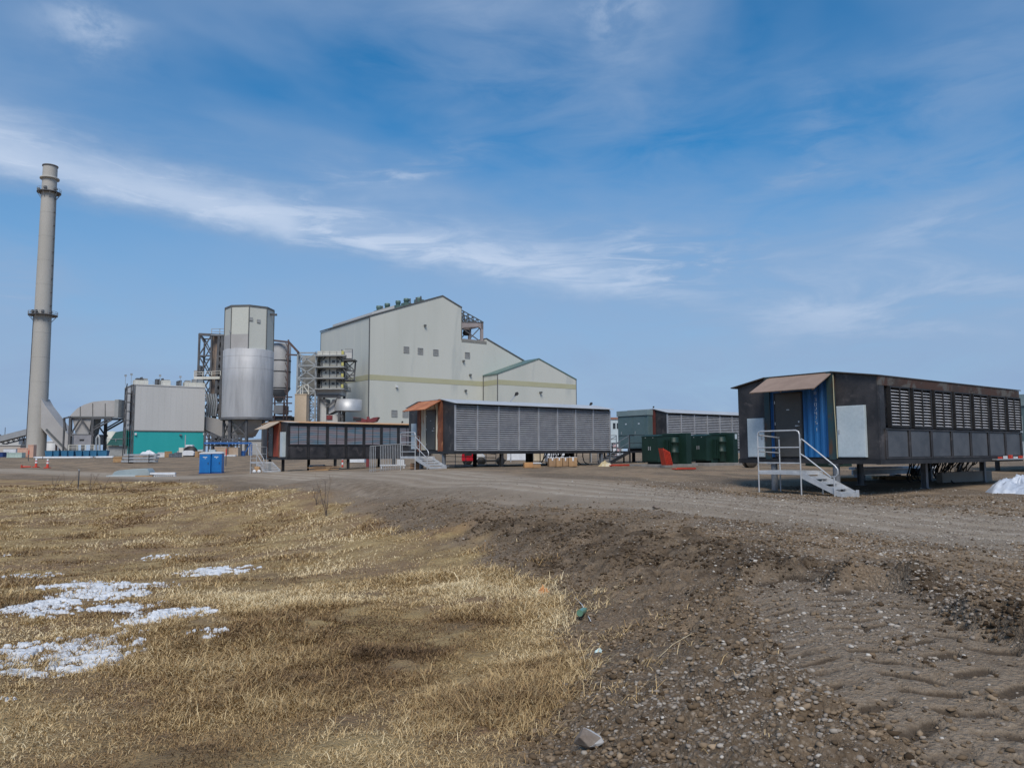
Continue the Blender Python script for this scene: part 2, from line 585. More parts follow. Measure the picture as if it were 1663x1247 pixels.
def micro(x, y, F):
    amp = 1/(1+(F['r']/40)**2)
    dirt = (fbm(x, y, .55, 5, 41, .6)-.5)*.19+(fbm(x, y, .09, 3, 45)-.5)*.035+.03*sstep(fbm(x, y, .16, 3, 47), .55, .68)
    hum = (fbm(x, y, 1.3, 4, 51)-.5)*.16+(fbm(x, y, .18, 3, 55)-.5)*.045
    flat = (fbm(x, y, 1.5, 4, 61)-.5)*.06+(fbm(x, y, .12, 3, 65)-.5)*.022
    g = F['grass']
    bank = np.clip(1-np.abs(F['lat']+1.2)/2.2, 0, 1)
    clod = (1-np.abs(fbm(x, y, .24, 3, 49)-.5)*5)*.045
    h = g*hum+(1-g)*clod*np.clip(bank_(F), 0, 1)*(1-F['road'])+(1-g)*(flat*(1-bank*.6)+dirt*np.clip(.35+bank*.9+F['mud']*.9, 0, 1.2)*(1-.8*F['road']))
    # wheel ruts on the gravel road
    rut = np.zeros_like(x)
    for c in (-1.9, -.9, .9, 2.6):
        rut = rut-np.exp(-((F['rlat']-c+(fbm(x, y, 5, 2, 71)-.5)*.7)/.22)**2)
    h = h+rut*.035*(1-g)
    t1, m1 = tread(F['d1'], F['l1'], F['s1'])
    t2, m2 = tread(F['d2'], F['l2'], F['s2'])
    fade = .4+.6*sstep(fbm(x, y, .3, 4, 77), .36, .54)
    h = h*(1-.86*np.maximum(m1, m2))-.034*np.maximum(t1, t2)*fade-.02*np.maximum(m1, m2)
    # mud berm and gravel mound close by
    h = h+F['mud']*(.16*sstep(fbm(x, y, .9, 3, 81), .35, .7)+.05*(np.abs(fbm(x, y, .33, 4, 83)-.5)*2))*(1-np.maximum(m1, m2))
    return h*amp


def ground_h(x, y):
    x, y = np.atleast_1d(np.asarray(x, float)), np.atleast_1d(np.asarray(y, float))
    return base_h(x, y)+micro(x, y, fields(x, y))


def gz(x, y):
    return float(ground_h([x], [y])[0])


def on(px, y, dz=0.0):
    """a place on the ground seen in photo column px at distance y"""
    x = (px-831.5)/FPX*y
    return Vector((x, y, gz(x, y)+dz))


def attr(me, name, arr):
    a = me.attributes.new(name, 'FLOAT', 'POINT')
    a.data.foreach_set('value', np.asarray(arr, np.float32).ravel())


ang = np.r_[np.arange(-50, 50.001, 0.15), np.arange(55, 309, 5.0)]
ang = np.radians(ang)
rad = np.r_[[0.4, 0.9, 1.4, 1.9], np.geomspace(2.3, 30, 620), np.geomspace(30.3, 170, 230), np.geomspace(185, 9000, 26)]
A_, R_ = np.meshgrid(ang, rad)
gx, gy = R_*np.sin(A_), R_*np.cos(A_)
F0 = fields(gx.ravel(), gy.ravel())
gzz = base_h(gx.ravel(), gy.ravel())+micro(gx.ravel(), gy.ravel(), F0)


def grid_mesh(name, xyz, nr, nc, wrap, keep=None, centre=True):
    idx = np.arange(nr*nc).reshape(nr, nc)
    nx_ = np.roll(idx, -1, 1) if wrap else idx[:, 1:]
    a = idx[:-1] if wrap else idx[:-1, :-1]
    b = nx_[:-1]
    c = nx_[1:]
    d = idx[1:] if wrap else idx[1:, :-1]
    q = np.stack([a, b, c, d], -1).reshape(-1, 4)[:, ::-1]
    if keep is not None:
        q = q[keep[q].any(1)]
        used, inv = np.unique(q, return_inverse=True)
        q = inv.reshape(q.shape)
        xyz = xyz[used]
    else:
        used = None
    me = bpy.data.meshes.new(name)
    me.vertices.add(len(xyz)); me.vertices.foreach_set('co', xyz.astype(np.float32).ravel())
    me.loops.add(q.size); me.loops.foreach_set('vertex_index', q.astype(np.int32).ravel())
    me.polygons.add(len(q)); me.polygons.foreach_set('loop_start', np.arange(0, q.size, 4, dtype=np.int32))
    me.polygons.foreach_set('loop_total', np.full(len(q), 4, np.int32))
    me.polygons.foreach_set('use_smooth', np.ones(len(q), bool))
    me.update(calc_edges=True)
    return me, used


me, _ = grid_mesh('ground', np.c_[gx.ravel(), gy.ravel(), gzz], len(rad), len(ang), True)
attr(me, 'grass', F0['grass']); attr(me, 'road', F0['road']); attr(me, 'mud', F0['mud'])
attr(me, 'snow', np.clip(F0['snow'], 0, 1))
attr(me, 'bank', np.clip(1-np.abs(F0['lat']+1.5)/2.5, 0, 1))
tk = np.zeros_like(F0['rlat'])
for c_ in (-2.6, -1.9, -.9, .2, .9, 2.6, 3.6):
    tk = tk+np.exp(-((F0['rlat']-c_+(fbm(gx.ravel(), gy.ravel(), 5, 2, 71)-.5)*.7)/.2)**2)
attr(me, 'ruts', np.clip(tk, 0, 1))
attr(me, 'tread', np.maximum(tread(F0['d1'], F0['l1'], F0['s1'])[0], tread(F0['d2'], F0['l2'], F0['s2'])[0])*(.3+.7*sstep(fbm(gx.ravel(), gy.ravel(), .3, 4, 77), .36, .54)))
attr(me, 'press', np.maximum(tread(F0['d1'], F0['l1'], F0['s1'])[1], tread(F0['d2'], F0['l2'], F0['s2'])[1]))
gravelly = np.clip(sstep(fbm(gx.ravel(), gy.ravel(), 1.6, 3, 91), .36, .62)*(1-F0['grass']), 0, 1)
attr(me, 'gravel', gravelly)

gm = bpy.data.materials.new('soil_grass_gravel')
gm.use_nodes = True
N = NT(gm.node_tree)
gb = gm.node_tree.nodes['Principled BSDF']
P_ = N.n('ShaderNodeTexCoord').outputs['Object']
def A(nm): return N.n('ShaderNodeAttribute', attribute_name=nm).outputs['Fac']
nL, nM, nS = N.noise(P_, .35, 5, .6), N.noise(P_, 2.6, 6, .62), N.noise(P_, 22, 5, .6)
nF = N.noise(P_, 90, 3, .6)
dirt = N.ramp(nM, (.25, (.115, .080, .050)), (.5, (.255, .188, .122)), (.75, (.40, .305, .210)))
dirt = N.mix(N.smooth(nL, .4, .62), dirt, N.mix(.6, dirt, (.30, .205, .125)))
dirt = N.mix(N.m('MULTIPLY', N.smooth(nS, .35, .7), .55), dirt, (.42, .325, .23))
dirt = N.mix(N.m('MULTIPLY', N.smooth(nF, .5, .75), .5), dirt, (.045, .035, .027))
vor = N.n('ShaderNodeTexVoronoi'); vor.inputs['Scale'].default_value = 34
gm.node_tree.links.new(P_, vor.inputs['Vector'])
stone = N.mix(N.smooth(vor.outputs['Distance'], .1, .6), N.ramp(vor.outputs['Color'], (.15, (.18, .14, .10)), (.5, (.34, .28, .215)), (.85, (.54, .475, .40))), (.12, .088, .058))
road_c = N.mix(N.m('ADD', .35, N.m('MULTIPLY', A('ruts'), -.3)), (.42, .345, .262), stone)
road_c = N.mix(N.smooth(N.noise(P_, .9, 4, .6), .45, .7), road_c, N.mix(.4, road_c, (.20, .155, .112)))
road_c = N.mix(N.m('MULTIPLY', A('ruts'), N.m('MULTIPLY', .5, N.smooth(nM, .35, .65))), road_c, (.50, .445, .38))
col = N.mix(N.m('MULTIPLY', A('gravel'), .75), dirt, stone)
col = N.mix(N.m('MULTIPLY', A('road'), .9), col, road_c)
mudc = N.ramp(nS, (.3, (.030, .021, .013)), (.7, (.105, .076, .050)))
mudm = N.m('MULTIPLY', A('mud'), N.smooth(N.noise(P_, 1.7, 7, .68, .3), .40, .56))
col = N.mix(N.m('MULTIPLY', mudm, .88), col, mudc)
bk = N.ramp(N.noise(P_, 5.5, 5, .65), (.3, (.060, .040, .025)), (.7, (.26, .19, .125)))
col = N.mix(N.m('MULTIPLY', A('bank'), N.m('MULTIPLY', .7, N.smooth(nM, .3, .6))), col, bk)
col = N.mix(N.m('MULTIPLY', A('press'), .6), col, N.ramp(nS, (.3, (.25, .19, .135)), (.7, (.40, .32, .235))))
col = N.mix(N.m('MULTIPLY', N.smooth(A('tread'), .02, .7), .76), col, (.050, .036, .025))  # shade of the tread grooves, painted into the soil colour
fibre = N.noise(N.mapping(P_, (1, .45, 1), (0, 0, .5)), 60, 5, .7, 1.0)
straw = N.ramp(N.noise(P_, 1.1, 6, .65, .4), (.28, (.22, .142, .072)), (.44, (.37, .255, .122)), (.60, (.50, .36, .17)), (.8, (.60, .45, .24)))
straw = N.mix(N.smooth(nL, .42, .60), straw, N.mix(.6, straw, (.25, .155, .105)))
straw = N.mix(N.m('MULTIPLY', N.smooth(fibre, .40, .66), .45), straw, (.10, .066, .035))
straw = N.mix(N.smooth(N.noise(P_, .75, 5, .6, .3), .52, .66), straw, N.mix(.5, straw, (.17, .112, .066)))
col = N.mix(A('grass'), col, straw)
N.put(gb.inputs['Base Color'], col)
gb.inputs['Roughness'].default_value = .95
gb.inputs['Specular IOR Level'].default_value = .2
bn = N.n('ShaderNodeBump'); bn.inputs['Strength'].default_value = .9; bn.inputs['Distance'].default_value = .08
N.put(bn.inputs['Height'], N.m('ADD', N.m('MULTIPLY', nS, .6), N.m('ADD', N.m('MULTIPLY', N.noise(P_, 70, 4, .6), .35), N.m('MULTIPLY', vor.outputs['Distance'], -.25))))
gm.node_tree.links.new(bn.outputs[0], gb.inputs['Normal'])
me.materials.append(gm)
ground = bpy.data.objects.new('ground', me)
COL.objects.link(ground)
ground['kind'] = 'structure'
ground['label'] = 'straw field, muddy embankment and gravel yard'

# thin melting snow lying in the hollow of the field
sa = np.radians(np.arange(-37, -17, 0.06))
sr = np.geomspace(4.5, 26, 800)
A2, R2 = np.meshgrid(sa, sr)
sx, sy = (R2*np.sin(A2)).ravel(), (R2*np.cos(A2)).ravel()
FS = fields(sx, sy)
hs = base_h(sx, sy)+micro(sx, sy, FS)
sn = np.clip(FS['snow'], 0, 1.0)*.55+(fbm(sx, sy, .13, 5, 101, .74)-.5)*2.7+(fbm(sx, sy, .9, 2, 107)-.5)*.45
th = np.where(FS['snow'] > .2, sn-.46, -1)
zz = hs+np.where(th > 0, .008+np.minimum(th, .25)*.11, -.02)
me2, used = grid_mesh('snow', np.c_[sx, sy, zz], len(sr), len(sa), False, keep=th > 0)
snm = pm('snow_crust', (.72, .745, .78), (.56, .58, .60), 9, .8, bump=.02, bscale=30)
me2.materials.append(snm)
snow = bpy.data.objects.new('snow', me2)
COL.objects.link(snow)
tag(snow, 'patches of thin melting snow scattered in the grass hollow', 'snow', kind='stuff')


def raw_mesh(name, co, faces, k, mats, tint=None, smooth=False):
    m_ = bpy.data.meshes.new(name)
    m_.vertices.add(len(co)); m_.vertices.foreach_set('co', co.astype(np.float32).ravel())
    m_.loops.add(faces.size); m_.loops.foreach_set('vertex_index', faces.astype(np.int32).ravel())
    m_.polygons.add(len(faces)); m_.polygons.foreach_set('loop_start', np.arange(0, faces.size, k, dtype=np.int32))
    m_.polygons.foreach_set('loop_total', np.full(len(faces), k, np.int32))
    if smooth:
        m_.polygons.foreach_set('use_smooth', np.ones(len(faces), bool))
    if tint is not None:
        attr(m_, 'tint', tint)
    m_.update(calc_edges=True)
    m_.materials.append(mats)
    o = bpy.data.objects.new(name, m_)
    COL.objects.link(o)
    return o


def tint_mat(name, stops, rough=.9, spec=.2, trans=0.0):
    m = bpy.data.materials.new(name)
    m.use_nodes = True
    n = NT(m.node_tree)
    b = m.node_tree.nodes['Principled BSDF']
    n.put(b.inputs['Base Color'], n.ramp(n.n('ShaderNodeAttribute', attribute_name='tint').outputs['Fac'], *stops))
    b.inputs['Roughness'].default_value = rough
    b.inputs['Specular IOR Level'].default_value = spec
    return m


def scatter(n, r0, r1, a0, a1, power=1.0):
    """random places, thinning with distance"""
    u = RNG.random(n)
    r = (r0**power+u*(r1**power-r0**power))**(1/power)
    a = np.radians(a0+RNG.random(n)*(a1-a0))
    return r*np.sin(a), r*np.cos(a), r


# dry grass: curved blades, matted, in tufts
def make_grass(n, r0, r1, power, seed, lmin, lmax):
    x, y, r = scatter(n, r0, r1, -44, 34, power)
    F = fields(x, y)
    clump = fbm(x, y, .45, 4, 121, .6)
    bald = fbm(x, y, 1.33, 4, 131, .55)
    p = F['grass']*sstep(clump, .22, .50)*(.45+.55*sstep(bald, .36, .56))
    edge = np.exp(-((F['lat']+.35)/.55)**2)*.14*sstep(clump, .5, .65)
    p = np.maximum(p, edge)
    p = p*(1-.75*np.clip(F['snow'], 0, 1))
    k = RNG.random(n) < p
    x, y, r, clump, bald = x[k], y[k], r[k], clump[k], bald[k]
    # pull roots together into tufts
    m = len(x)
    h0 = ground_h(x, y)-.005
    stem = RNG.random(m) < .10
    L = (lmin+(lmax-lmin)*RNG.random(m)**2)*(.5+.9*sstep(bald, .4, .62))*np.where(stem, 2.3, 1)
    wid_ = .0007+.00034*r
    dirn = RNG.random(m)*2*np.pi
    dirn = np.where(RNG.random(m) < .45, -.6+RNG.normal(0, .7, m), dirn)      # combed by the wind
    lean = np.clip(RNG.normal(1.22, .30, m), .15, 1.55)
    lean = np.where(stem, np.maximum(lean, 1.25+.3*RNG.random(m)), lean)
    dx, dy = np.cos(dirn), np.sin(dirn)
    sxn, syn = -dy, dx
    tw = RNG.random(m)*np.pi
    sxn, syn = np.cos(dirn+np.pi/2+(tw-1.5)*.4), np.sin(dirn+np.pi/2+(tw-1.5)*.4)
    mid = np.c_[x+dx*np.sin(lean*.6)*L*.5, y+dy*np.sin(lean*.6)*L*.5, h0+np.cos(lean*.6)*L*.5]
    tip = np.c_[mid[:, 0]+dx*np.sin(lean)*L*.5, mid[:, 1]+dy*np.sin(lean)*L*.5, np.maximum(mid[:, 2]+np.cos(lean*1.15)*L*.5, h0+.008)]
    w = np.c_[sxn*wid_, syn*wid_, np.zeros(m)]
    rt = np.c_[x, y, h0]
    co = np.stack([rt-w, rt+w, mid+w*.8, mid-w*.8, tip], 1).reshape(-1, 3)
    b = np.arange(m)*5
    f = np.concatenate([np.c_[b, b+1, b+2], np.c_[b, b+2, b+3], np.c_[b+3, b+2, b+4]])
    t = np.clip(.58+(fbm(x, y, 1.7, 4, 141)-.5)*1.9+RNG.normal(0, .17, m), 0, 1)
    return co, f, np.repeat(t, 5)


gmat = tint_mat('dry_straw', ((.0, (.13, .08, .042)), (.3, (.31, .195, .09)), (.55, (.49, .345, .165)), (.8, (.66, .50, .275)), (1.0, (.78, .64, .40))), .85, .25)
parts_ = [make_grass(1000000, 2.6, 13, 1.2, 1, .03, .12), make_grass(560000, 12, 62, .9, 2, .04, .13)]
off = 0
cs, fs, ts = [], [], []
for c_, f_, t_ in parts_:
    cs.append(c_); fs.append(f_+off); ts.append(t_); off += len(c_)
gr = raw_mesh('grass', np.concatenate(cs), np.concatenate(fs), 3, gmat, np.concatenate(ts))
tag(gr, 'dry straw coloured grass covering the field', 'grass', kind='stuff')

# loose stones
def ico():
    t = (1+5**.5)/2
    v = np.array([(-1, t, 0), (1, t, 0), (-1, -t, 0), (1, -t, 0), (0, -1, t), (0, 1, t), (0, -1, -t), (0, 1, -t), (t, 0, -1), (t, 0, 1), (-t, 0, -1), (-t, 0, 1)], float)
    f = np.array([(0, 11, 5), (0, 5, 1), (0, 1, 7), (0, 7, 10), (0, 10, 11), (1, 5, 9), (5, 11, 4), (11, 10, 2), (10, 7, 6), (7, 1, 8), (3, 9, 4), (3, 4, 2), (3, 2, 6), (3, 6, 8), (3, 8, 9), (4, 9, 5), (2, 4, 11), (6, 2, 10), (8, 6, 7), (9, 8, 1)])
    return v/np.linalg.norm(v[0]), f


def stones(x, y, size, tint, sink=.36, jag=.14):
    v, f = ico()
    m = len(x)
    s = size[:, None]*np.c_[.7+.6*RNG.random(m), .6+.5*RNG.random(m), .4+.35*RNG.random(m)]
    a = RNG.random(m)*6.283
    jit = 1+RNG.normal(0, jag, (m, 12))
    V = v[None]*jit[..., None]*s[:, None]
    ca_, sa_ = np.cos(a)[:, None], np.sin(a)[:, None]
    X_, Y_ = V[..., 0]*ca_-V[..., 1]*sa_, V[..., 0]*sa_+V[..., 1]*ca_
    Z_ = V[..., 2]
    co = np.stack([X_+x[:, None], Y_+y[:, None], Z_+(ground_h(x, y)+s[:, 2]*(1-2*sink))[:, None]], -1).reshape(-1, 3)
    F_ = (f[None]+(np.arange(m)*12)[:, None, None]).reshape(-1, 3)
    return co, F_, np.repeat(tint, 12)


x, y, r = scatter(300000, 2.8, 30, -14, 42, .85)
F = fields(x, y)
gv = sstep(fbm(x, y, .8, 4, 151), .40, .62)
right = sstep(x-.12*y, .2, 2.2)
p = (1-F['grass'])*(.05+.75*gv*right+.5*F['road']*sstep(y, 9, 13)*right)*(1-.5*np.maximum(1-sstep(F['d1'], .2, .4), 1-sstep(F['d2'], .2, .4)))
mx, my = ground_px(1230, 1120)
mound = np.exp(-(((x-mx)/.75)**2+((y-my)/.8)**2))
m2x, m2y = ground_px(1600, 1000)
mound = np.maximum(mound, np.exp(-(((x-m2x)/1.3)**2+((y-m2y)/.8)**2)))
nt_ = 1-.9*np.maximum(1-sstep(F['d1'], .3, .45), 1-sstep(F['d2'], .3, .4))
p = np.clip(p*1.0+mound*.9*nt_*(1-F['grass']), 0, 1)*np.where(r < 12, 1, .6)
k = RNG.random(len(x)) < p
x, y, r = x[k], y[k], r[k]
size = (.0035+.017*RNG.random(len(x))**5)*(1+r*.022)
co, f, t = stones(x, y, size, np.clip(RNG.normal(.45, .24, len(x)), 0, 1))
smat = tint_mat('river_gravel', ((0, (.11, .085, .062)), (.45, (.25, .21, .17)), (.75, (.36, .32, .27)), (1, (.56, .52, .46))), .75, .3)
pb = raw_mesh('gravel', co, f, 3, smat, t)
tag(pb, 'loose rounded pebbles strewn over the muddy embankment', 'gravel', kind='stuff')

# crumbled clods of soil on the bank
x, y, r = scatter(330000, 2.8, 26, -16, 42, .85)
F = fields(x, y)
press = np.maximum(1-sstep(F['d1'], .3, .42), 1-sstep(F['d2'], .28, .36))
p = (1-F['grass'])*(1-F['road'])*np.clip(.12+.9*sstep(fbm(x, y, .5, 4, 161, .6), .46, .62)*(.45+.6*np.clip(bank_(F), 0, 1)), 0, 1)*(1-.85*press)
k = RNG.random(len(x)) < p
x, y, r = x[k], y[k], r[k]
size = (.003+.020*RNG.random(len(x))**5)*(1+r*.035)
co, f, t = stones(x, y, size, np.clip(RNG.normal(.45, .22, len(x))-.35*fields(x, y)['mud'], 0, 1), .3, .30)
cm = tint_mat('soil_clods', ((0, (.050, .034, .021)), (.45, (.17, .122, .078)), (1, (.36, .275, .19))), .98, .1)
cl = raw_mesh('dirt', co, f, 3, cm, t)
tag(cl, 'crumbled clods of brown soil on the churned embankment', 'dirt clods', kind='stuff')
# ------------------------------------------------------------------ materials
black_steel = pm('black_steel', (.026, .026, .029), (.060, .056, .058), 1.1, .5, .25, .004, c3=(.115, .102, .100), lo3=.54, hi3=.74)
dark_frame = pm('dark_frame', (.012, .012, .014), (.028, .027, .028), 2, .6)
panel_blue = pm('bluish_sheet', (.066, .074, .086), (.105, .112, .124), 1.6, .5, .2, c3=(.055, .058, .066), lo3=.55, hi3=.8)
galv = pm('galvanised', (.40, .42, .44), (.52, .53, .54), 5, .42, .55, rvar=.2)
alu = pm('aluminium', (.50, .52, .54), (.62, .63, .64), 4, .38, .35)
slat_white = pm('pale_slats', (.38, .39, .41), (.54, .54, .56), 3, .5, .1)
slat_grey = pm('grey_slats', (.34, .345, .365), (.42, .425, .44), 3, .45, .3)
white_box = pm('white_enamel', (.44, .52, .56), (.51, .58, .61), 1.2, .5, 0, c3=(.38, .42, .42), lo3=.62, hi3=.8)
blue_paint = pm('weathered_blue', (.004, .075, .24), (.006, .11, .30), 1.2, .5, .05, .003, (1, 1, .3), c3=(.006, .055, .15), lo3=.52, hi3=.75)
blue_post = pm('rusting_teal_post', (.014, .055, .070), (.045, .050, .045), 1.6, .6, .1, .003, (1, 1, .4), c3=(.085, .045, .028), lo3=.55, hi3=.68)
rust = pm('rust', (.22, .075, .035), (.105, .035, .020), 2.6, .85, 0, .004, (1, 1, .5), c3=(.36, .17, .09), lo3=.56, hi3=.66)
rust_beige = pm('beige_rusted_sheet', (.44, .42, .34), (.56, .52, .43), 2.2, .7, 0, .003, (1, 1, .25), c3=(.20, .085, .045), lo3=.52, hi3=.62)
red_oxide = pm('red_oxide', (.30, .055, .030), (.20, .036, .022), 1.6, .75, 0, .003, (1, 1, .3), c3=(.13, .03, .02), lo3=.55, hi3=.7)
awn_tan = pm('tan_plate', (.33, .235, .18), (.27, .19, .145), 1.0, .75, .1, .002)
awn_orange = pm('orange_rust_plate', (.52, .20, .085), (.36, .125, .055), 1.6, .8, .05, .003, c3=(.56, .28, .14))
awn_beige = pm('beige_plate', (.50, .40, .29), (.42, .33, .24), 1.5, .75, 0, .002)
roof_pale = pm('pale_roof_sheet', (.50, .52, .54), (.42, .43, .44), .8, .55, .1)
roof_tan = pm('roof_tan_rust', (.50, .47, .42), (.55, .30, .13), .16, .75, 0, c3=(.40, .36, .31), lo=.42, hi=.52)
roof_dark = pm('dark_roof_sheet', (.042, .040, .040), (.075, .062, .052), 1.5, .7)
rust_fascia = pm('rust_brown_fascia', (.065, .032, .022), (.045, .032, .026), .7, .8, 0, .003, c3=(.10, .093, .085), lo=.4, hi=.6, lo3=.50, hi3=.60)
door_dark = pm('dark_door', (.050, .050, .047), (.062, .060, .056), 1, .5)
pile_grey = pm('grey_pile', (.16, .175, .20), (.22, .235, .255), 2, .5, .3)
orange_mat = pm('orange_plastic', (.62, .065, .030), (.50, .045, .025), 3, .5)
concrete = pm('concrete', (.27, .255, .235), (.20, .19, .175), 1.5, .9, 0, .004)
cardboard = pm('cardboard', (.42, .26, .135), (.33, .20, .10), 3, .85)
wood = pm('raw_wood', (.46, .29, .14), (.34, .205, .105), 3, .8, 0, .002, (1, 4, 4))
white_pl = pm('white_plastic', (.68, .70, .72), (.58, .60, .63), 3, .5)
teal_cab = pm('grey_teal_cabinet', (.085, .140, .150), (.105, .160, .168), 1.0, .5, .05)
teal_light = pm('light_teal_hood', (.17, .235, .245), (.21, .27, .275), 1.0, .5)
green_mat = pm('transformer_green', (.005, .024, .017), (.007, .032, .022), 1.5, .55, .0)
dark_rubber = pm('black_rubber', (.010, .010, .011), (.02, .02, .02), 4, .6)
lettering = pm('white_lettering', (.60, .66, .70), (.5, .55, .6), 8, .6)
stripes = bpy.data.materials.new('closed_shutter_stripes')
stripes.use_nodes = True
N = NT(stripes.node_tree)
b_ = stripes.node_tree.nodes['Principled BSDF']
p_ = N.n('ShaderNodeTexCoord').outputs['Object']
v1 = N.noise(N.mapping(p_, (.22, .0, 2.6)), 1.6, 2, .4)
cst = N.ramp(v1, (.30, (.20, .165, .175)), (.46, (.26, .22, .23)), (.54, (.21, .225, .25)), (.62, (.12, .20, .25)), (.74, (.23, .19, .20)))
N.put(b_.inputs['Base Color'], cst)
b_.inputs['Roughness'].default_value = .5
b_.inputs['Metallic'].default_value = .3


def corrugated(y0, y1, z0, z1, x=0.0, depth=.036, pitch=.20, th=.01):
    """vertical trapezoid corrugation across y"""
    mb = MB()
    n = max(1, round((y1-y0)/pitch))
    p = (y1-y0)/n
    ys = []
    for i in range(n):
        a = y0+i*p
        ys += [(a, x), (a+p*.30, x), (a+p*.5, x+depth), (a+p*.80, x+depth)]
    ys.append((y1, x))
    vs = [(xx, yy, z) for z in (z0, z1) for yy, xx in ys]
    m = len(ys)
    mb.add(vs, [(i+1, i, m+i, m+i+1) for i in range(m-1)])
    mb.box(x+depth+.004, x+depth+.03, y0, y1, z0, z1)
    return mb


def make_unit(name, label, O, zf, H, wr, wl, L, style, m_end, m_post, m_awn, m_roof, legs, drop=.25, n_bay=7, door=(1.12, 2.08), bx_r=None, bx_l=None, awning=True, cab=False, bay0=.34, eave=.13, pw=.20):
    t = thing(name, label, 'modular unit', O, GRID, 'modular steel equipment units on posts')
    W_ = 2.44
    zt = zf+H
    ze = zt-drop                       # height of the side walls
    b = MB()
    # core of the box, set back behind the side wall panels
    b.prism([(-wr+.18, zf), (-wr+.18, ze-.02), (0, zt-.06), (W_, zt-.06), (W_+wl-.05, ze-.02), (W_+wl-.05, zf)], .06, L-.04, 'x')
    b.build('body', black_steel, t)
    MB().box(L-.039, L-.001, -wr+.03, -wr+.40, zf, ze-.05).build('end_sheet', black_steel, t)
    e = MB()
    e.prism([(-wr+.0, zf+.0), (-wr+.0, ze-.03), (-.02, zt-.05), (-.02, zf+.0)], .015, .055, 'x')
    for zz in (zf+.9, zf+1.8):
        pass
    e.build('end_panel', black_steel, t)
    if wl > .1:
        MB().prism([(W_+.02, zf), (W_+.02, zt-.05), (W_+wl, ze-.03), (W_+wl, zf)], .015, .055, 'x').build('end_panel', black_steel, t)
    MB().box(-.06, .10, -.05, pw, zf-.02, zt).build('corner_post', m_post, t, .006)
    MB().box(-.06, .10, W_-max(.12, pw*.8), W_+.05, zf-.02, zt).build('corner_post', m_post, t, .006)
    if not cab:
        dy0, dy1 = door
        w = corrugated(pw, dy0-.05, zf+.05, zt-.05, -.01)
        w2 = corrugated(dy1+.05, W_-max(.12, pw*.8), zf+.05, zt-.05, -.01)
        w.add(w2.v, w2.f)
        w.box(-.005, .05, dy0-.05, dy1+.05, zf+2.16, zt-.05)
        w.build('end_wall', m_end, t)
        d = MB().box(-.045, .02, dy0, dy1, zf+.07, zf+2.12).build('door', door_dark, t, .004)
        MB().box(-.055, -.047, dy0-.05, dy0-.004, zf+.05, zf+2.16).box(-.055, -.047, dy1+.004, dy1+.05, zf+.05, zf+2.16).box(-.055, -.047, dy0-.05, dy1+.05, zf+2.12, zf+2.17).build('door_frame', dark_frame, t)
        hh = MB().box(-.11, -.045, dy0+.06, dy0+.10, zf+1.04, zf+1.08).box(-.11, -.09, dy0+.06, dy0+.20, zf+1.04, zf+1.08)
        MB().box(-.07, -.045, dy0+.06, dy0+.11, zf+1.16, zf+1.22).build('lock', galv, d)
        hh.build('handle', galv, d)
        MB().box(-.055, -.045, (dy0+dy1)/2-.05, (dy0+dy1)/2+.05, zf+1.58, zf+1.61).build('door_plate', galv, d)
        for hz_ in (.3, 1.1, 1.8):
            MB().box(-.06, -.03, dy1-.005, dy1+.02, zf+hz_, zf+hz_+.1).build('hinge', galv, d)
    fr = MB().box(-.04, L, -wr, -wr+.14, zf-.16, zf-.001)
    fr.box(-.04, L, W_-.1, W_+.05, zf-.16, zf-.001).box(-.04, L, -.05, .10, zf-.165, zf-.001)
    if wl > .1:
        fr.box(-.04, L, W_+wl-.14, W_+wl, zf-.16, zf-.001)
    k = -.038
    while k < L:
        fr.box(k, k+.10, -wr+.01, W_+wl-.01, zf-.15, zf-.003)
        k += (L-.1)/9
    fr.build('floor_frame', dark_frame, t)
    # roofs
    r = MB()
    s = drop/wr
    r.prism([(.03, zt+.015), (-wr-eave, zt+.015-s*(wr+eave)), (-wr-eave, zt-.02-s*(wr+eave)), (.03, zt-.02)], -.10, L+.12, 'x')
    r.prism([(.03, zt+.016), (W_, zt+.016), (W_, zt-.02), (.03, zt-.02)], -.03, L+.1, 'x')
    if wl > .1:
        s2 = drop/wl
        r.prism([(W_, zt+.015), (W_, zt-.02), (W_+wl+.22, zt-.02-s2*(wl+.22)), (W_+wl+.22, zt+.015-s2*(wl+.22))], -.10, L+.12, 'x')
    r.build('roof', m_roof, t)
    if awning:
        a = MB()
        a.prism([(-.02, zt-.03), (-1.06, zt-.56), (-1.05, zt-.585), (-.02, zt-.06)], .02, W_-.10, 'y')
        for yy in (.10, W_*.5, W_-.16):
            a.bar((-.03, yy, zt-.10), (-1.0, yy, zt-.60), .03, .03)
        a.build('awning', m_awn, t)
    if bx_r:
        y0, y1, z0, z1 = bx_r
        q = MB().box(-.09, .014, y0, y1, z0, z1).box(-.10, -.09, y0+.02, y1-.02, z0+.02, z1-.02).build('electrical_box', white_box, t, .006)
        MB().box(-.125, -.101, y1-.09, y1-.06, (z0+z1)/2-.06, (z0+z1)/2+.06).build('latch', galv, q)
    if bx_l:
        y0, y1, z0, z1 = bx_l
        q = MB().box(-.09, .014, y0, y1, z0, z1).box(-.10, -.09, y0+.02, y1-.02, z0+.02, z1-.02).build('electrical_box', white_box, t, .006)
        MB().box(-.125, -.101, y0+.06, y0+.09, (z0+z1)/2-.06, (z0+z1)/2+.06).build('latch', galv, q)
    # long side
    ys = -wr
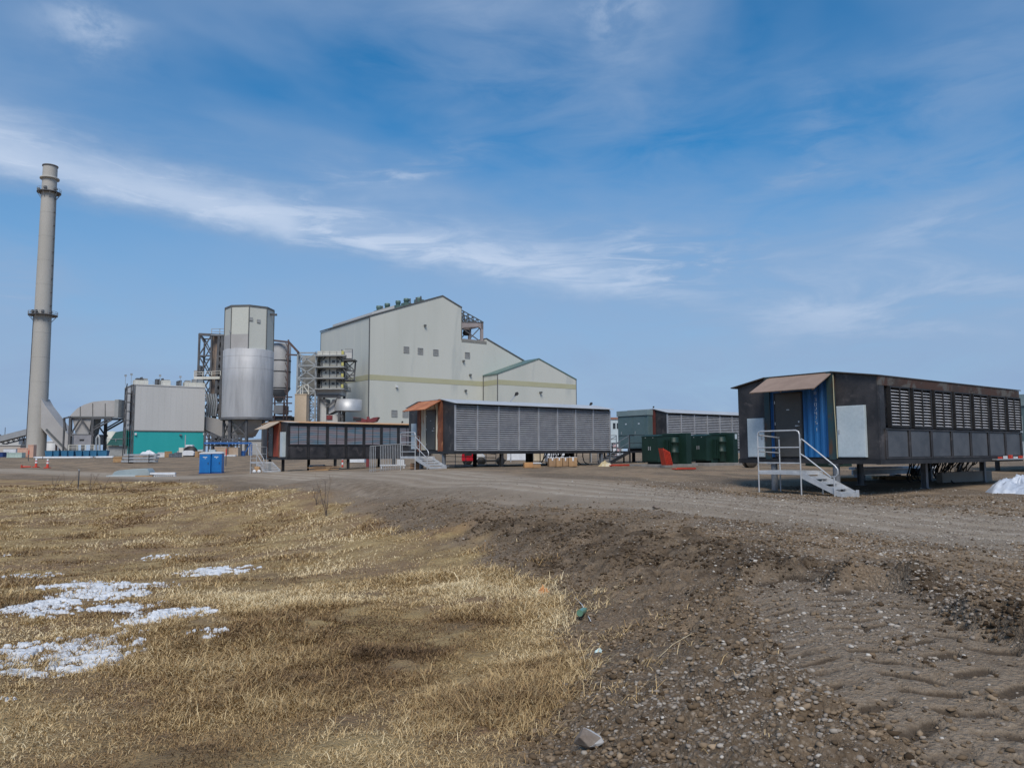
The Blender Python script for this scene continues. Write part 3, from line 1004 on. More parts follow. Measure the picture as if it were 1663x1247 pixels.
    if style == 'window':
        p = (L-bay0-.05)/n_bay
        ztop = ze-.30
        zsill = zf+.92
        MB().box(0, L-.02, ys-.01, ys+.04, ztop, ze-.03).build('fascia', rust_fascia, t)
        MB().box(-.005, bay0-.03, ys+.0, ys+.05, zf, ztop-.001).build('side_end_panel', black_steel, t)
        for i in range(n_bay):
            x0 = bay0+i*p
            w = MB()
            fw0, fw1 = x0+.20, x0+p-.02
            # frame
            w.box(fw0, fw1, ys-.07, ys+.05, ztop-.045, ztop-.001)
            w.box(fw0, fw1, ys-.07, ys+.05, zsill+.03, zsill+.075)
            w.box(fw0, fw0+.04, ys-.07, ys+.05, zsill+.075, ztop-.045)
            w.box(fw1-.04, fw1, ys-.07, ys+.05, zsill+.075, ztop-.045)
            w.box((fw0+fw1)/2-.015, (fw0+fw1)/2+.015, ys-.075, ys+.0, zsill+.075, ztop-.045)
            win = w.build('louver_window', dark_frame, t)
            sl = MB()
            zz = zsill+.10
            while zz < ztop-.07:
                sl.prism([(ys-.050, zz), (ys+.01, zz+.040), (ys+.014, zz+.036), (ys-.046, zz-.004)], fw0+.04, fw1-.04, 'x')
                zz += .094
            sl.build('slats', slat_white, win)
            MB().box(x0+.03, x0+p-.16, ys-.005, ys+.04, zf+.06, zsill-.06).build('side_panel', panel_blue, t)
        rb = MB()
        for i in range(n_bay+1):
            x0 = bay0+i*p
            rb.box(x0-.11, x0-.05, ys-.03, ys+.06, zf, zsill-.05)
            rb.box(x0-.02, x0+.02, ys-.03, ys+.06, zf, zsill-.05)
        rb.box(bay0-.1, L-.02, ys-.035, ys+.06, zsill-.05, zsill+.0)
        rb.box(bay0-.1, L-.02, ys-.02, ys+.06, zf+.0, zf+.05)
        rb.build('side_ribs', black_steel, t)
    elif style == 'closed':
        p = (L-bay0)/n_bay
        ztop = ze-.22
        zsill = zf+.86
        MB().box(0, L-.02, ys-.005, ys+.04, ztop+.02, ze-.03).build('fascia', black_steel, t)
        MB().box(-.005, L-.02, ys-.005, ys+.04, zf, zsill-.02).build('side_wall', black_steel, t)
        MB().box(-.005, bay0-.03, ys+.0, ys+.05, zsill-.02, ztop+.02).build('side_end_panel', black_steel, t)
        rb = MB()
        for i in range(n_bay+1):
            x0 = bay0+i*p
            rb.box(x0-.16, x0+.06, ys-.02, ys+.045, zsill-.02, ztop+.02)
            rb.box(x0-.12, x0-.06, ys-.05, ys-.006, zf, zsill-.02)
            rb.box(x0+.02, x0+.06, ys-.05, ys-.006, zf, zsill-.02)
        rb.box(0, L-.02, ys-.045, ys-.006, zsill-.07, zsill-.02)
        rb.build('side_ribs', dark_frame, t)
        for i in range(n_bay):
            x0, x1 = bay0+i*p+.06, bay0+(i+1)*p-.16
            w = MB().box(x0, x1, ys-.02, ys+.045, zsill-.02, zsill+.04).box(x0, x1, ys-.02, ys+.045, ztop-.03, ztop+.02)
            w.box((x0+x1)/2-.018, (x0+x1)/2+.018, ys-.02, ys+.02, zsill+.04, ztop-.03)
            win = w.build('shutter_window', dark_frame, t)
            sl = MB()
            k = 8
            for j in range(k):
                a, c = zsill+.04+(ztop-.07-zsill)*j/k, zsill+.04+(ztop-.07-zsill)*(j+1)/k
                sl.prism([(ys+.0, a+.006), (ys+.012, c-.012), (ys+.03, c-.012), (ys+.03, a+.006)], x0+.002, x1-.002, 'x')
            sl.build('slats', stripes, win)
    elif style == 'louver':
        p = (L-.03)/n_bay
        MB().box(0, L-.02, ys-.01, ys+.05, ze-.12, ze-.03).build('fascia', dark_frame, t)
        for i in range(n_bay):
            x0 = .02+i*p
            w = MB()
            zz = zf+.12
            while zz < ze-.19:
                w.prism([(ys-.012, zz), (ys+.045, zz+.068), (ys+.051, zz+.064), (ys-.005, zz-.012)], x0+.03, x0+p-.03, 'x')
                zz += .112
            w.build('louver_panel', slat_grey, t)
        rb = MB()
        for i in range(n_bay+1):
            x0 = .02+i*p
            rb.box(x0-.035, x0+.035, ys-.03, ys+.05, zf+.03, ze-.121)
        rb.box(-.015, L+.0, ys-.025, ys+.05, zf-.0, zf+.07)
        rb.build('side_frame', slat_grey, t)
    for (lx, ly, kind) in legs:
        wx = O.x+UX*lx-UY*ly
        wy = O.y+UY*lx+UX*ly
        zg = gz(wx, wy)-O.z-.05
        m = MB()
        if kind == 'pile':
            m.lathe([(.105, zg), (.105, zf-.17)], (lx, ly), 16)
            m.box(lx-.16, lx+.16, ly-.16, ly+.16, zf-.185, zf-.166)
            m.build('leg', pile_grey, t)
        else:
            m.box(lx-.08, lx+.08, ly-.085, ly-.075, zg, zf-.165).box(lx-.08, lx+.08, ly+.075, ly+.085, zg, zf-.165).box(lx-.008, lx+.008, ly-.075, ly+.075, zg, zf-.165)
            m.box(lx-.14, lx+.14, ly-.14, ly+.14, zg, zg+.07)
            m.build('leg', pile_grey if kind == 'h' else dark_frame, t)
    return t


def groundz(P):
    return gz(P.x, P.y)


def origin(px, y):
    x = (px-831.5)/FPX*y
    return Vector((x, y, gz(x, y)))


def zrel(px, py, P, O):
    """height above O of a photo point standing at the distance of P"""
    return at(px, py, P.y).z-O.z


# right hand unit
OA = origin(1355, 24.0)
zfA = zrel(1355, 745, OA, OA)
HA = zrel(1355, 603.5, OA, OA)-zfA
unitA = make_unit('equipment_unit', 'black steel unit with blue corrugated end wall and rows of tilted pale louver windows', OA, zfA, HA, 1.43, 1.15, 10.35, 'window',
                  blue_paint, blue_post, awn_tan, roof_dark,
                  [(.12, 2.30, 'pile'), (.12, .08, 'pile'), (4.9, -.35, 'h'), (4.9, 1.95, 'h'), (9.9, -.2, 'h'), (9.7, 1.7, 'h')],
                  drop=.22, n_bay=7, bx_r=(-1.02, -.12, zfA+.05, zfA+1.62), bx_l=(2.52, 3.17, zfA+.05, zfA+1.36), bay0=.36, eave=.03)
# stencilled identification running down beside the door
tx = MB()
GL = {'1': [(2, 0, 2, 4)], '0': [(0, 0, 0, 4), (3, 0, 3, 4), (0, 0, 3, 0), (0, 4, 3, 4)], '3': [(3, 0, 3, 4), (0, 0, 3, 0), (1, 2, 3, 2), (0, 4, 3, 4)],
      '7': [(0, 4, 3, 4), (3, 4, 1, 0)], '4': [(0, 4, 0, 2), (0, 2, 3, 2), (3, 4, 3, 0)], '5': [(3, 4, 0, 4), (0, 4, 0, 2), (0, 2, 3, 2), (3, 2, 3, 0), (3, 0, 0, 0)],
      '2': [(0, 4, 3, 4), (3, 4, 3, 2), (3, 2, 0, 0), (0, 0, 3, 0)], 'U': [(0, 4, 0, 0), (0, 0, 3, 0), (3, 0, 3, 4)]}
zc = zfA+2.16
for ch in 'U 302475 1':
    if ch != ' ':
        for (a, b, c, d) in GL.get(ch, []):
            cx = .62
            tx.bar((-.018, cx-(a-1.5)*.020, zc-.12+b*.024), (-.018, cx-(c-1.5)*.020, zc-.12+d*.024), .004, .017, up=(1, 0, 0))
        zc -= .145
    else:
        zc -= .075
tx.build('stencilled_number', lettering, unitA)
MB().tube([(-.09, -.055, zfA+HA-.12), (-.09, -.058, zfA+1.7), (-.10, -.09, zfA+.8), (-.10, -.10, zfA+.02)], .016, 6).build('conduit', pm('pale_conduit', (.45, .42, .28)), unitA)

# middle unit
OB = origin(718, 40.0)
zfB = zrel(718, 732.2, OB, OB)
HB = zrel(718, 648, OB, OB)-zfB
unitB = make_unit('equipment_unit', 'steel unit clad in continuous grey louvers with rusty beige end wall and orange rusted awning', OB, zfB, HB, 1.23, 1.1, 10.85, 'louver',
                  rust_beige, rust, awn_orange, roof_pale,
                  [(.12, 2.30, 'pile'), (.12, .02, 'pile'), (3.0, -1.1, 'd'), (6.0, .5, 'd'), (9.2, .3, 'd'), (10.2, -1.1, 'h'), (3.4, 2.0, 'd'), (7.6, 2.2, 'd'), (10.4, 2.2, 'd')],
                  drop=.24, n_bay=8, pw=.36, door=(.66, 1.52), bx_l=(2.55, 3.1, zfB+.1, zfB+1.5), eave=.2)
OC = origin(455.5, 54.0)
zfC = zrel(455.5, 742.7, OC, OC)
HC = zrel(455.5, 683.5, OC, OC)-zfC
unitC = make_unit('equipment_unit', 'dark steel unit with red corrugated end wall and closed striped shutters under a tan roof', OC, zfC, HC, 1.44, 1.1, 11.4, 'closed',
                  red_oxide, rust, awn_beige, roof_tan,
                  [(.12, 2.30, 'd'), (.25, .02, 'd'), (3.6, -1.2, 'd'), (4.6, -1.2, 'd'), (2.6, 1.2, 'd'), (8.6, -.6, 'd'), (8.8, 2.2, 'd'), (11, 0, 'd')],
                  drop=.13, n_bay=8, door=(1.35, 2.2), bay0=.10, eave=.2)
MB().box(-.24, .01, -1.05, -.62, zfC+.04, zfC+1.75).build('electrical_box', white_box, unitC)
OD = origin(1063, 51.5)
zfD = zrel(1063, 728.5, OD, OD)
HD = zrel(1063, 664, OD, OD)-zfD
unitD = make_unit('equipment_unit', 'louvered steel unit whose end is a pair of tall grey teal cabinet doors', OD, zfD, HD, 1.1, .1, 10.8, 'louver',
                  red_oxide, pm('dark_oxide', (.13, .028, .022), (.085, .024, .02), 2, .75), awn_orange, roof_pale,
                  [(.2, .1, 'd'), (.3, -1.0, 'd'), (3.6, -1.0, 'd'), (7.2, -1.0, 'd'), (10.4, -1.0, 'd'), (.3, 2.3, 'd'), (5, 2.3, 'd')],
                  drop=.26, n_bay=8, awning=False, cab=True, eave=.12)
cb = MB().box(-.52, .0, .14, 2.95, zfD+.02, zfD+HD-.42).build('cabinet', teal_cab, unitD, .01)
for a, b in ((.42, 1.47), (1.51, 2.78)):
    d = MB().box(-.545, -.521, a, b, zfD+.10, zfD+HD-.50).build('cabinet_door', teal_cab, unitD, .006)
    MB().box(-.575, -.546, b-.20, b-.17, zfD+1.0, zfD+1.18).build('handle', galv, d)
    MB().box(-.553, -.546, (a+b)/2-.07, (a+b)/2+.07, zfD+1.65, zfD+1.73).build('nameplate', lettering, d)
MB().box(-.60, .02, .10, 3.0, zfD+HD-.42+.001, zfD+HD-.05).build('cabinet_hood', teal_light, unitD, .01)
MB().box(-.56, -.50, 1.40, 2.9, zfD+.9, zfD+.92).build('door_bar', dark_frame, unitD)
# another unit behind, only its cabinet end shows past the big one
OE = origin(1690, 36.0)
zfE = zrel(1690, 741, OE, OE)
unitE = thing('equipment_unit', 'teal cabinet end of another unit, cut off by the frame behind the blue ended one', 'modular unit', OE, GRID, 'modular steel equipment units on posts')
hE = zrel(1690, 640, OE, OE)
MB().box(.0, 9, -.8, 2.4, zfE, hE-.1).build('body', black_steel, unitE)
MB().box(-.5, 0, .05, 1.9, zfE+.05, hE-.55).build('cabinet', teal_cab, unitE)
MB().box(-.56, .05, .0, 2.1, hE-.54, hE).build('cabinet_hood', teal_light, unitE)
MB().box(-.53, -.501, .6, .95, zfE+1.1, zfE+1.9).box(-.53, -.501, .6, .95, zfE+.1, zfE+.7).build('notice', white_box, unitE)
for lx in (.3, 4, 8.5):
    MB().box(lx-.08, lx+.08, 0, .16, -.2, zfE).build('leg', dark_frame, unitE)
for lx in (.3, 4, 8.5):
    MB().box(lx-.08, lx+.08, 2.0, 2.16, -.2, zfE).build('leg', dark_frame, unitE)


def make_stair(label, O, lz, y_a, y_b, run, width=.92, x0=-1.28, mat=alu, rail_far=True, steps=4, gdrop=None):
    """landing at the door, then steps running down along -y; z is measured from O"""
    t = thing('metal_stair', label, 'stair', O, GRID, 'aluminium access stairs')
    x1 = x0+1.16
    def G(x, y):
        return gz(O.x+UX*x-UY*y, O.y+UY*x+UX*y)-O.z
    dk = MB().box(x0, x1, y_a, y_b, lz-.04, lz)
    dk.bar((x0, y_a, lz-.07), (x0, y_b, lz-.07), .04, .09).bar((x1, y_a, lz-.07), (x1, y_b, lz-.07), .04, .09).bar((x0, y_a, lz-.07), (x1, y_a, lz-.07), .04, .09)
    dk.build('landing', mat, t)
    for (px_, py_) in ((x0, y_a), (x0, y_b), (x1, y_b), (x1, y_a)):
        top = lz+1.14 if px_ == x0 else (lz+1.0 if py_ == y_b else lz-.06)
        MB().tube([(px_, py_, G(px_, py_)-.02), (px_, py_, top)], .022, 8).build('post', mat, t)
    r = MB()
    r.tube([(x0, y_a, lz+1.10), (x0, y_a+.03, lz+1.20), (x0, y_a+.12, lz+1.24), (x0, y_b-.12, lz+1.24), (x0, y_b-.03, lz+1.20), (x0, y_b, lz+1.10)], .024, 8)
    for hz in (.72, .24, -.10):
        r.tube([(x0, y_a, lz+hz), (x0, y_b, lz+hz)], .02, 8)
    r.build('landing_rail', mat, t)
    if rail_far:
        MB().tube([(x0, y_b, lz+1.12), (x1, y_b, lz+1.05)], .022, 8).tube([(x0, y_b, lz+.6), (x1, y_b, lz+.55)], .018, 8).build('landing_rail', mat, t)
    yb = y_a-run
    zb = G((x0+x1)/2, yb)
    top = lz-.02
    for xs in (x0+.04, x0+width):
        s = MB()
        s.prism([(y_a, top), (y_a, top-.20), (yb+.06, zb+.03), (yb-.05, zb+.03), (yb-.05, zb+.13)], xs-.015, xs+.015, 'x')
        s.build('stringer', mat, t)
    for i in range(steps):
        f = (i+.5)/steps
        yy = y_a-run*f
        zz = top-(top-zb)*(i+1)/(steps+1)
        MB().box(x0+.06, x0+width-.02, yy-.16, yy+.16, zz-.035, zz).box(x0+.06, x0+width-.02, yy-.162, yy-.150, zz-.075, zz-.036).build('step', mat, t)
    h = MB()
    A, B = Vector((x0, y_a-.06, lz+.98)), Vector((x0, yb+.10, zb+.92))
    low = Vector((0, 0, -.48))
    h.tube([Vector((x0, y_a, lz+.72)), A+Vector((0, .03, -.06)), A, A+(B-A)*.06, A+(B-A)*.94, B, B+Vector((0, -.08, -.10)), B+Vector((0, -.09, -.22)), B+Vector((0, -.02, -.31)), B+Vector((0, .14, -.33)),
            A+(B-A)*.62+Vector((0, 0, -.44)), A+(B-A)*.12+Vector((0, 0, -.46)), A+Vector((0, .05, -.46))], .022, 8)
    h.build('handrail', mat, t)
    MB().tube([(x0, yb+.14, zb-.03), (x0, yb+.14, zb+.60)], .02, 8).build('post', mat, t)
    MB().box(x0, x0+width, yb-.10, yb-.05, zb+.0, zb+.12).box(x0+width-.1, x0+width-.04, yb-.12, yb-.05, zb-.05, zb+.20).build('foot_plate', mat, t)
    return t


make_stair('aluminium stair and landing at the blue corrugated end wall', OA, zrel(1297, 765, Vector((0, 23.5, 0)), OA), .42, 1.92, 1.22)
make_stair('pale metal stair in front of the rusty beige end wall', OB, zrel(684, 741, Vector((0, 39.5, 0)), OB), .55, 2.1, 1.35, 1.0)
make_stair('small grey metal stair at the red corrugated end wall', OC, zrel(425, 750, Vector((0, 54, 0)), OC), 1.0, 2.3, 1.5, 1.15)


def dark_stair():
    t = thing('steel_platform', 'dark grated platform with steps leading up to the grey teal cabinet doors', 'platform', OD, GRID)
    z = zfD-.15
    x0, x1 = -2.1, -.65
    y0, y1 = .3, 4.2
    def G(x, y):
        return gz(OD.x+UX*x-UY*y, OD.y+UY*x+UX*y)-OD.z
    MB().box(x0, x1, y0, y1, z-.12, z).build('deck', dark_frame, t)
    for x in (x0+.05, x1-.05):
        for y in (y0+.05, (y0+y1)/2, y1-.05):
            MB().box(x-.04, x+.04, y-.04, y+.04, G(x, y)-.03, z-.121).build('leg', dark_frame, t)
    r = MB()
    r.rail([(x0+.02, y1, z), (x0+.02, y0+1.25, z)], 1.05, .03, mids=3)
    r.rail([(x0, y1, z), (x1, y1, z)], 1.05, .03, mids=2)
    r.rail([(x1, y0, z), (x0, y0, z)], 1.05, .03, mids=1)
    r.build('railing', dark_frame, t)
    n = 5
    run = 1.7
    yc0, yc1 = y0+.1, y0+1.2
    zb = G(x0-run, yc0)
    for i in range(n):
        xx = x0-run*(i+.5)/n
        zz = z-(z-zb)*(i+1)/(n+1)
        MB().box(xx-.15, xx+.15, yc0, yc1, zz-.04, zz).build('step', galv, t)
    for y in (yc0-.03, yc1+.03):
        MB().bar((x0, y, z-.08), (x0-run, y, zb+.06), .04, .2).build('stringer', dark_frame, t)
        h = MB()
        h.bar((x0, y, z+1.0), (x0-run, y, zb+1.05), .035).bar((x0, y, z+.55), (x0-run, y, zb+.6), .03)
        for f in (0, .5, 1):
            h.bar((x0-run*f, y, z+(zb-z)*f), (x0-run*f, y, z+1.0+(zb-z)*f), .035)
        h.build('handrail', pile_grey, t)
dark_stair()


# pad mounted transformers
def transformer(label, px, y, sc_=1.0, sticker=False):
    O = origin(px, y)
    pad = MB().box(-.8, 3.3, -.75, 2.6, -.25, .14)
    q = thing('concrete_pad', 'grey concrete pad under the '+('transformer with the orange stack' if not sticker else 'transformer bearing a white notice'), 'pad', O, GRID, 'transformer pads')
    pad.build('slab', concrete, q, .02)
    t = thing('transformer', label, 'transformer', O+Vector((0, 0, .14)), GRID, 'green pad mounted transformers')
    H = 1.62
    MB().box(.55, 2.35, .30, 2.0, .0, H-.08).box(.50, 2.4, .25, 2.05, H-.079, H-.02).build('tank', green_mat, t, .015)
    # terminal compartment with two doors on the near end
    c = MB().box(0, .549, .28, 2.02, .12, H-.16).prism([(-.02, H-.155), (.549, H-.155), (.549, H-.03), (.0, H-.10)], .24, 2.06, 'y').build('terminal_compartment', green_mat, t, .01)
    for a, b in ((.34, 1.12), (1.15, 1.96)):
        d = MB().box(-.03, -.001, a, b, .18, H-.24).build('door', green_mat, t, .006)
        MB().box(-.055, -.031, b-.12 if a < 1 else a+.05, b-.05 if a < 1 else a+.12, .75, .95).build('handle', galv, d)
        MB().lathe([(0, H-.215), (.035, H-.215), (.035, H-.185), (0, H-.185)], (-.05, (a+b)/2), 10).build('lifting_lug', galv, d)
    # round shouldered radiator drum with raised bands on the long side
    dr = MB()
    pr = [(.0, .04), (.30, .04), (.34, .08), (.34, .58), (.39, .60), (.39, .68), (.34, .70), (.34, 1.12), (.39, 1.14), (.39, 1.22), (.34, 1.24), (.34, 1.40), (.28, 1.45), (0, 1.45)]
    dr.lathe(pr, (1.72, .22), 24)
    dr.build('radiator_drum', green_mat, t)
    for xx in (.75, .95, 1.15):
        MB().box(xx-.02, xx+.02, -.02, .299, .25, 1.30).build('cooling_fin', green_mat, t)
    MB().box(2.36, 2.52, -.45, 2.1, .0, H+.06).build('end_cabinet', green_mat, t, .01)
    MB().box(2.52, 2.9, -.45, 1.2, .0, H+.06).build('side_cabinet', green_mat, t, .01)
    if sticker:
        MB().box(2.56, 2.80, -.462, -.451, H-.30, H-.02).build('notice', white_box, t)
    t.scale = q.scale = (.74, .66, 1.0)
    return O
OT1 = transformer('dark green transformer with a stack of orange barriers leaning on its side', 1071, 41.0)
OT2 = transformer('dark green transformer bearing a white notice, right of the orange stack', 1150, 42.5, sticker=True)

# orange barrier panels leaning together
t = thing('barrier_stack', 'stack of orange plastic barrier panels leaning on the green transformer', 'barrier stack', on(1080, 39.6, .14), 0.1)
t.rotation_euler[2] = .30
for i in range(5):
    m = MB()
    x = -.16+i*.10
    zt_ = .86-.045*i
    m.prism([(x, 0), (x+.045, 0), (x-.17+.045, zt_), (x-.17, zt_)], -.30+.03*i, .20, 'y')
    for k in range(7):
        zk = .06+k*zt_/7.6
        m.box(x-.17*zk/zt_-.004, x-.17*zk/zt_+.046, -.33+.03*i, -.301+.03*i, zk, zk+.03)
    m.build('barrier_panel', orange_mat, t)
for px, y, w, lab in ((1109, 37.5, .55, 'flat orange board lying on the dirt before the transformer pad'), (1008, 42.5, .75, 'red orange board lying flat below the dark platform steps')):
    P = on(px, y, .03)
    t = thing('plastic_board', lab, 'board', P, .25)
    MB().box(-w, w*.95, -.22, .22, 0, .05).build('panel', orange_mat, t, .01)
    MB().box(-w+.05, w*.9, -.24, -.21, .05, .085).build('rim', orange_mat, t)
# ------------------------------------------------------------------ the plant behind the yard
clad = pm('pale_cladding', (.52, .535, .485), (.57, .58, .53), .05, .6, .05, .004, (1, 1, .25), c3=(.46, .48, .45), lo3=.56, hi3=.72)
clad_grey = pm('grey_cladding', (.50, .50, .49), (.55, .55, .54), .08, .6, .05, .004, (1, 1, .2))
band_m = pm('olive_band', (.40, .39, .25), (.43, .42, .28), .1, .6)
trim_dark = pm('dark_flashing', (.09, .10, .10), (.13, .13, .13), .3, .6)
roof_green = pm('green_roof', (.10, .17, .155), (.13, .20, .18), .2, .5, .1)
teal_clad = pm('teal_cladding', (.02, .36, .36), (.03, .40, .40), .10, .5, .05, .003, (1, 1, .2))
teal_dark = pm('dark_teal', (.020, .105, .098), (.03, .13, .12), .3, .6)
stack_c = pm('stack_concrete', (.40, .385, .35), (.455, .44, .41), .06, .85, 0, .01, (1, 1, .35), c3=(.345, .335, .31))
duct_m = pm('duct_sheet', (.37, .36, .35), (.43, .42, .41), .15, .6, .1, .004)
steel_d = pm('weathered_steel', (.075, .078, .085), (.12, .12, .125), .4, .6, .2)
steel_l = pm('galvanised_frame', (.30, .33, .35), (.40, .42, .43), .5, .5, .3)
steel_br = pm('primer_steel', (.085, .058, .056), (.11, .075, .070), .4, .7)
cream = pm('cream_sheet', (.58, .57, .50), (.66, .65, .59), .3, .7, 0, c3=(.46, .43, .32))
yellow = pm('safety_yellow', (.48, .46, .16), (.50, .45, .12), 1, .6)
beige = pm('beige_sheet', (.60, .47, .33), (.66, .53, .39), .12, .7)
hatch = pm('grey_hatch', (.26, .27, .27), (.32, .33, .33), 1, .6)
blue_st = pm('blue_steel', (.02, .10, .32), (.03, .13, .38), 1, .5)
bin_blue = pm('bin_blue', (.025, .135, .27), (.04, .18, .32), 1, .6, 0, c3=(.06, .20, .30))
maroon = pm('maroon', (.16, .025, .03), (.22, .04, .04), 1, .5)
silver = bpy.data.materials.new('stainless_silo')
silver.use_nodes = True
N = NT(silver.node_tree)
b_ = silver.node_tree.nodes['Principled BSDF']
p_ = N.n('ShaderNodeTexCoord').outputs['Object']
n_ = N.noise(N.mapping(p_, (1, 1, .12)), .45, 6, .65, .3)
n2_ = N.noise(N.mapping(p_, (.3, .3, 1)), .35, 3, .5)
N.put(b_.inputs['Base Color'], N.mix(N.m('MULTIPLY', N.smooth(n_, .35, .7), .6), (.46, .465, .475), (.24, .245, .255)))
N.put(b_.inputs['Roughness'], N.m('ADD', .56, N.m('MULTIPLY', n2_, .25)))
b_.inputs['Metallic'].default_value = .35


def gp(px, y, z=None):
    x = (px-831.5)/FPX*y
    return Vector((x, y, gz(x, y) if z is None else z))


# ---- chimney
def chimney():
    Y = 250.0
    O = gp(61, Y)
    t = thing('chimney', 'very tall slender pale concrete chimney with two ring platforms', 'chimney', O)
    top = at(84, 270, Y).z-O.z
    lean = 0.0
    z_at = lambda py: at(72, py, Y).z-O.z
    z1, z2, z3 = z_at(512), z_at(313), z_at(291)
    sh = MB()
    n = 14
    R = lambda z: 2.85+(2.15-2.85)*min(1, z/top)
    prof = [(R(top*i/n), top*i/n) for i in range(n+1)]
    sh.lathe(prof, n=48).disc(R(top), top, n=48)
    sh.build('shaft', stack_c, t)
    c = MB()
    for i in range(1, 12):
        z = top*i/12
        if abs(z-z1) > 3 and abs(z-z2) > 3:
            c.lathe([(R(z)+.02, z-.12), (R(z)+.035, z-.08), (R(z)+.035, z+.08), (R(z)+.02, z+.12)], n=48)
    c.build('pour_joint', stack_c, t)
    r = R(top)
    MB().lathe([(r+.01, top-.35), (r+.22, top-.30), (r+.22, top+.05), (r-.35, top+.05), (r-.35, top-2)], n=48).build('crown_ring', pm('dark_ring', (.14, .13, .125)), t)
    MB().lathe([(r+.01, z3-.25), (r+.75, z3-.20), (r+.75, z3+.25), (r+.01, z3+.30)], n=48).build('stiffener_ring', stack_c, t)
    for z, ex, nb in ((z1, 1.75, 20), (z2, 1.35, 16)):
        rr = R(z)
        p = MB().lathe([(rr+.01, z-.22), (rr+ex, z-.22), (rr+ex, z), (rr+.01, z)], n=40, smooth=False).build('platform', steel_d, t)
        q = MB()
        for k in range(nb):
            a = 2*math.pi*k/nb
            ca_, sa_ = math.cos(a), math.sin(a)
            q.bar(((rr+ex-.05)*ca_, (rr+ex-.05)*sa_, z), ((rr+ex-.05)*ca_, (rr+ex-.05)*sa_, z+1.15), .09)
        for hz in (.6, 1.15):
            q.tube([((rr+ex-.05)*math.cos(2*math.pi*k/40), (rr+ex-.05)*math.sin(2*math.pi*k/40), z+hz) for k in range(41)], .045, 5)
        q.build('railing', steel_l, p)
        g = MB()
        for k in range(10):
            a = 2*math.pi*(k+.5)/10
            g.bar(((rr)*math.cos(a), rr*math.sin(a), z-2.2), ((rr+ex-.15)*math.cos(a), (rr+ex-.15)*math.sin(a), z-.25), .14)
        g.build('bracket', steel_l, p)
    for (a, z) in ((-80, z2), (-20, z2), (200, z2), (-60, z1), (-120, z1), (-95, z1), (-20, z1)):
        a = math.radians(a)
        rr = R(z)+.8
        cx, cy = rr*math.cos(a), rr*math.sin(a)
        MB().box(cx-.28, cx+.28, cy-.28, cy+.28, z, z+1.3).box(cx-.42, cx+.42, cy-.42, cy+.42, z+.5, z+1.0).build('beacon', steel_d, t)
    la = MB()
    for a in (-172, -166):
        a = math.radians(a)
        la.bar(((R(0)+.25)*math.cos(a), (R(0)+.25)*math.sin(a), 2), ((R(z1)+.25)*math.cos(a), (R(z1)+.25)*math.sin(a), z1), .14)
    zz = 2
    while zz < z1:
        a0, a1 = math.radians(-172), math.radians(-166)
        rr = R(zz)+.25
        la.bar((rr*math.cos(a0), rr*math.sin(a0), zz), (rr*math.cos(a1), rr*math.sin(a1), zz), .1)
        if int(zz) % 8 == 0:
            la.bar((R(zz)*math.cos(a0), R(zz)*math.sin(a0), zz), (rr*math.cos(a0), rr*math.sin(a0), zz), .3)
        zz += 1.0
    la.build('ladder', steel_d, t)
    lb = MB()
    a = math.radians(-8)
    lb.bar(((R(z1)+.22)*math.cos(a), (R(z1)+.22)*math.sin(a), z1), ((R(z2)+.22)*math.cos(a), (R(z2)+.22)*math.sin(a), z2), .13)
    zz = z1+3
    while zz < z2:
        lb.bar((R(zz)*math.cos(a), R(zz)*math.sin(a), zz), ((R(zz)+.35)*math.cos(a), (R(zz)+.35)*math.sin(a), zz), .35)
        zz += 4.5
    lb.build('ladder', steel_d, t)
    # sloping inlet duct joined to the shaft
    d = MB()
    poly = []
    for px, py in ((74, 648), (80, 659), (104, 690.5), (120, 709), (121, 736), (112, 738), (73, 694)):
        q = at(px, py, Y)-O
        poly.append((q.x, q.z))
    d.prism(poly, -2.3, 2.3, 'y')
    du = d.build('inlet_duct', duct_m, t)
    d = MB()
    a, b = at(75, 697, Y-2.4)-O, at(112, 735, Y-2.4)-O
    d.bar(a, b, .25, .6)
    d.build('edge_channel', trim_dark, du)
    for px in (92, 98):
        a, b = at(px, 712, Y)-O, at(px, 738, Y)-O
        MB().bar((a.x, 0, 0), (a.x, 0, a.z+2), .45).build('duct_post', steel_br, du)
chimney()


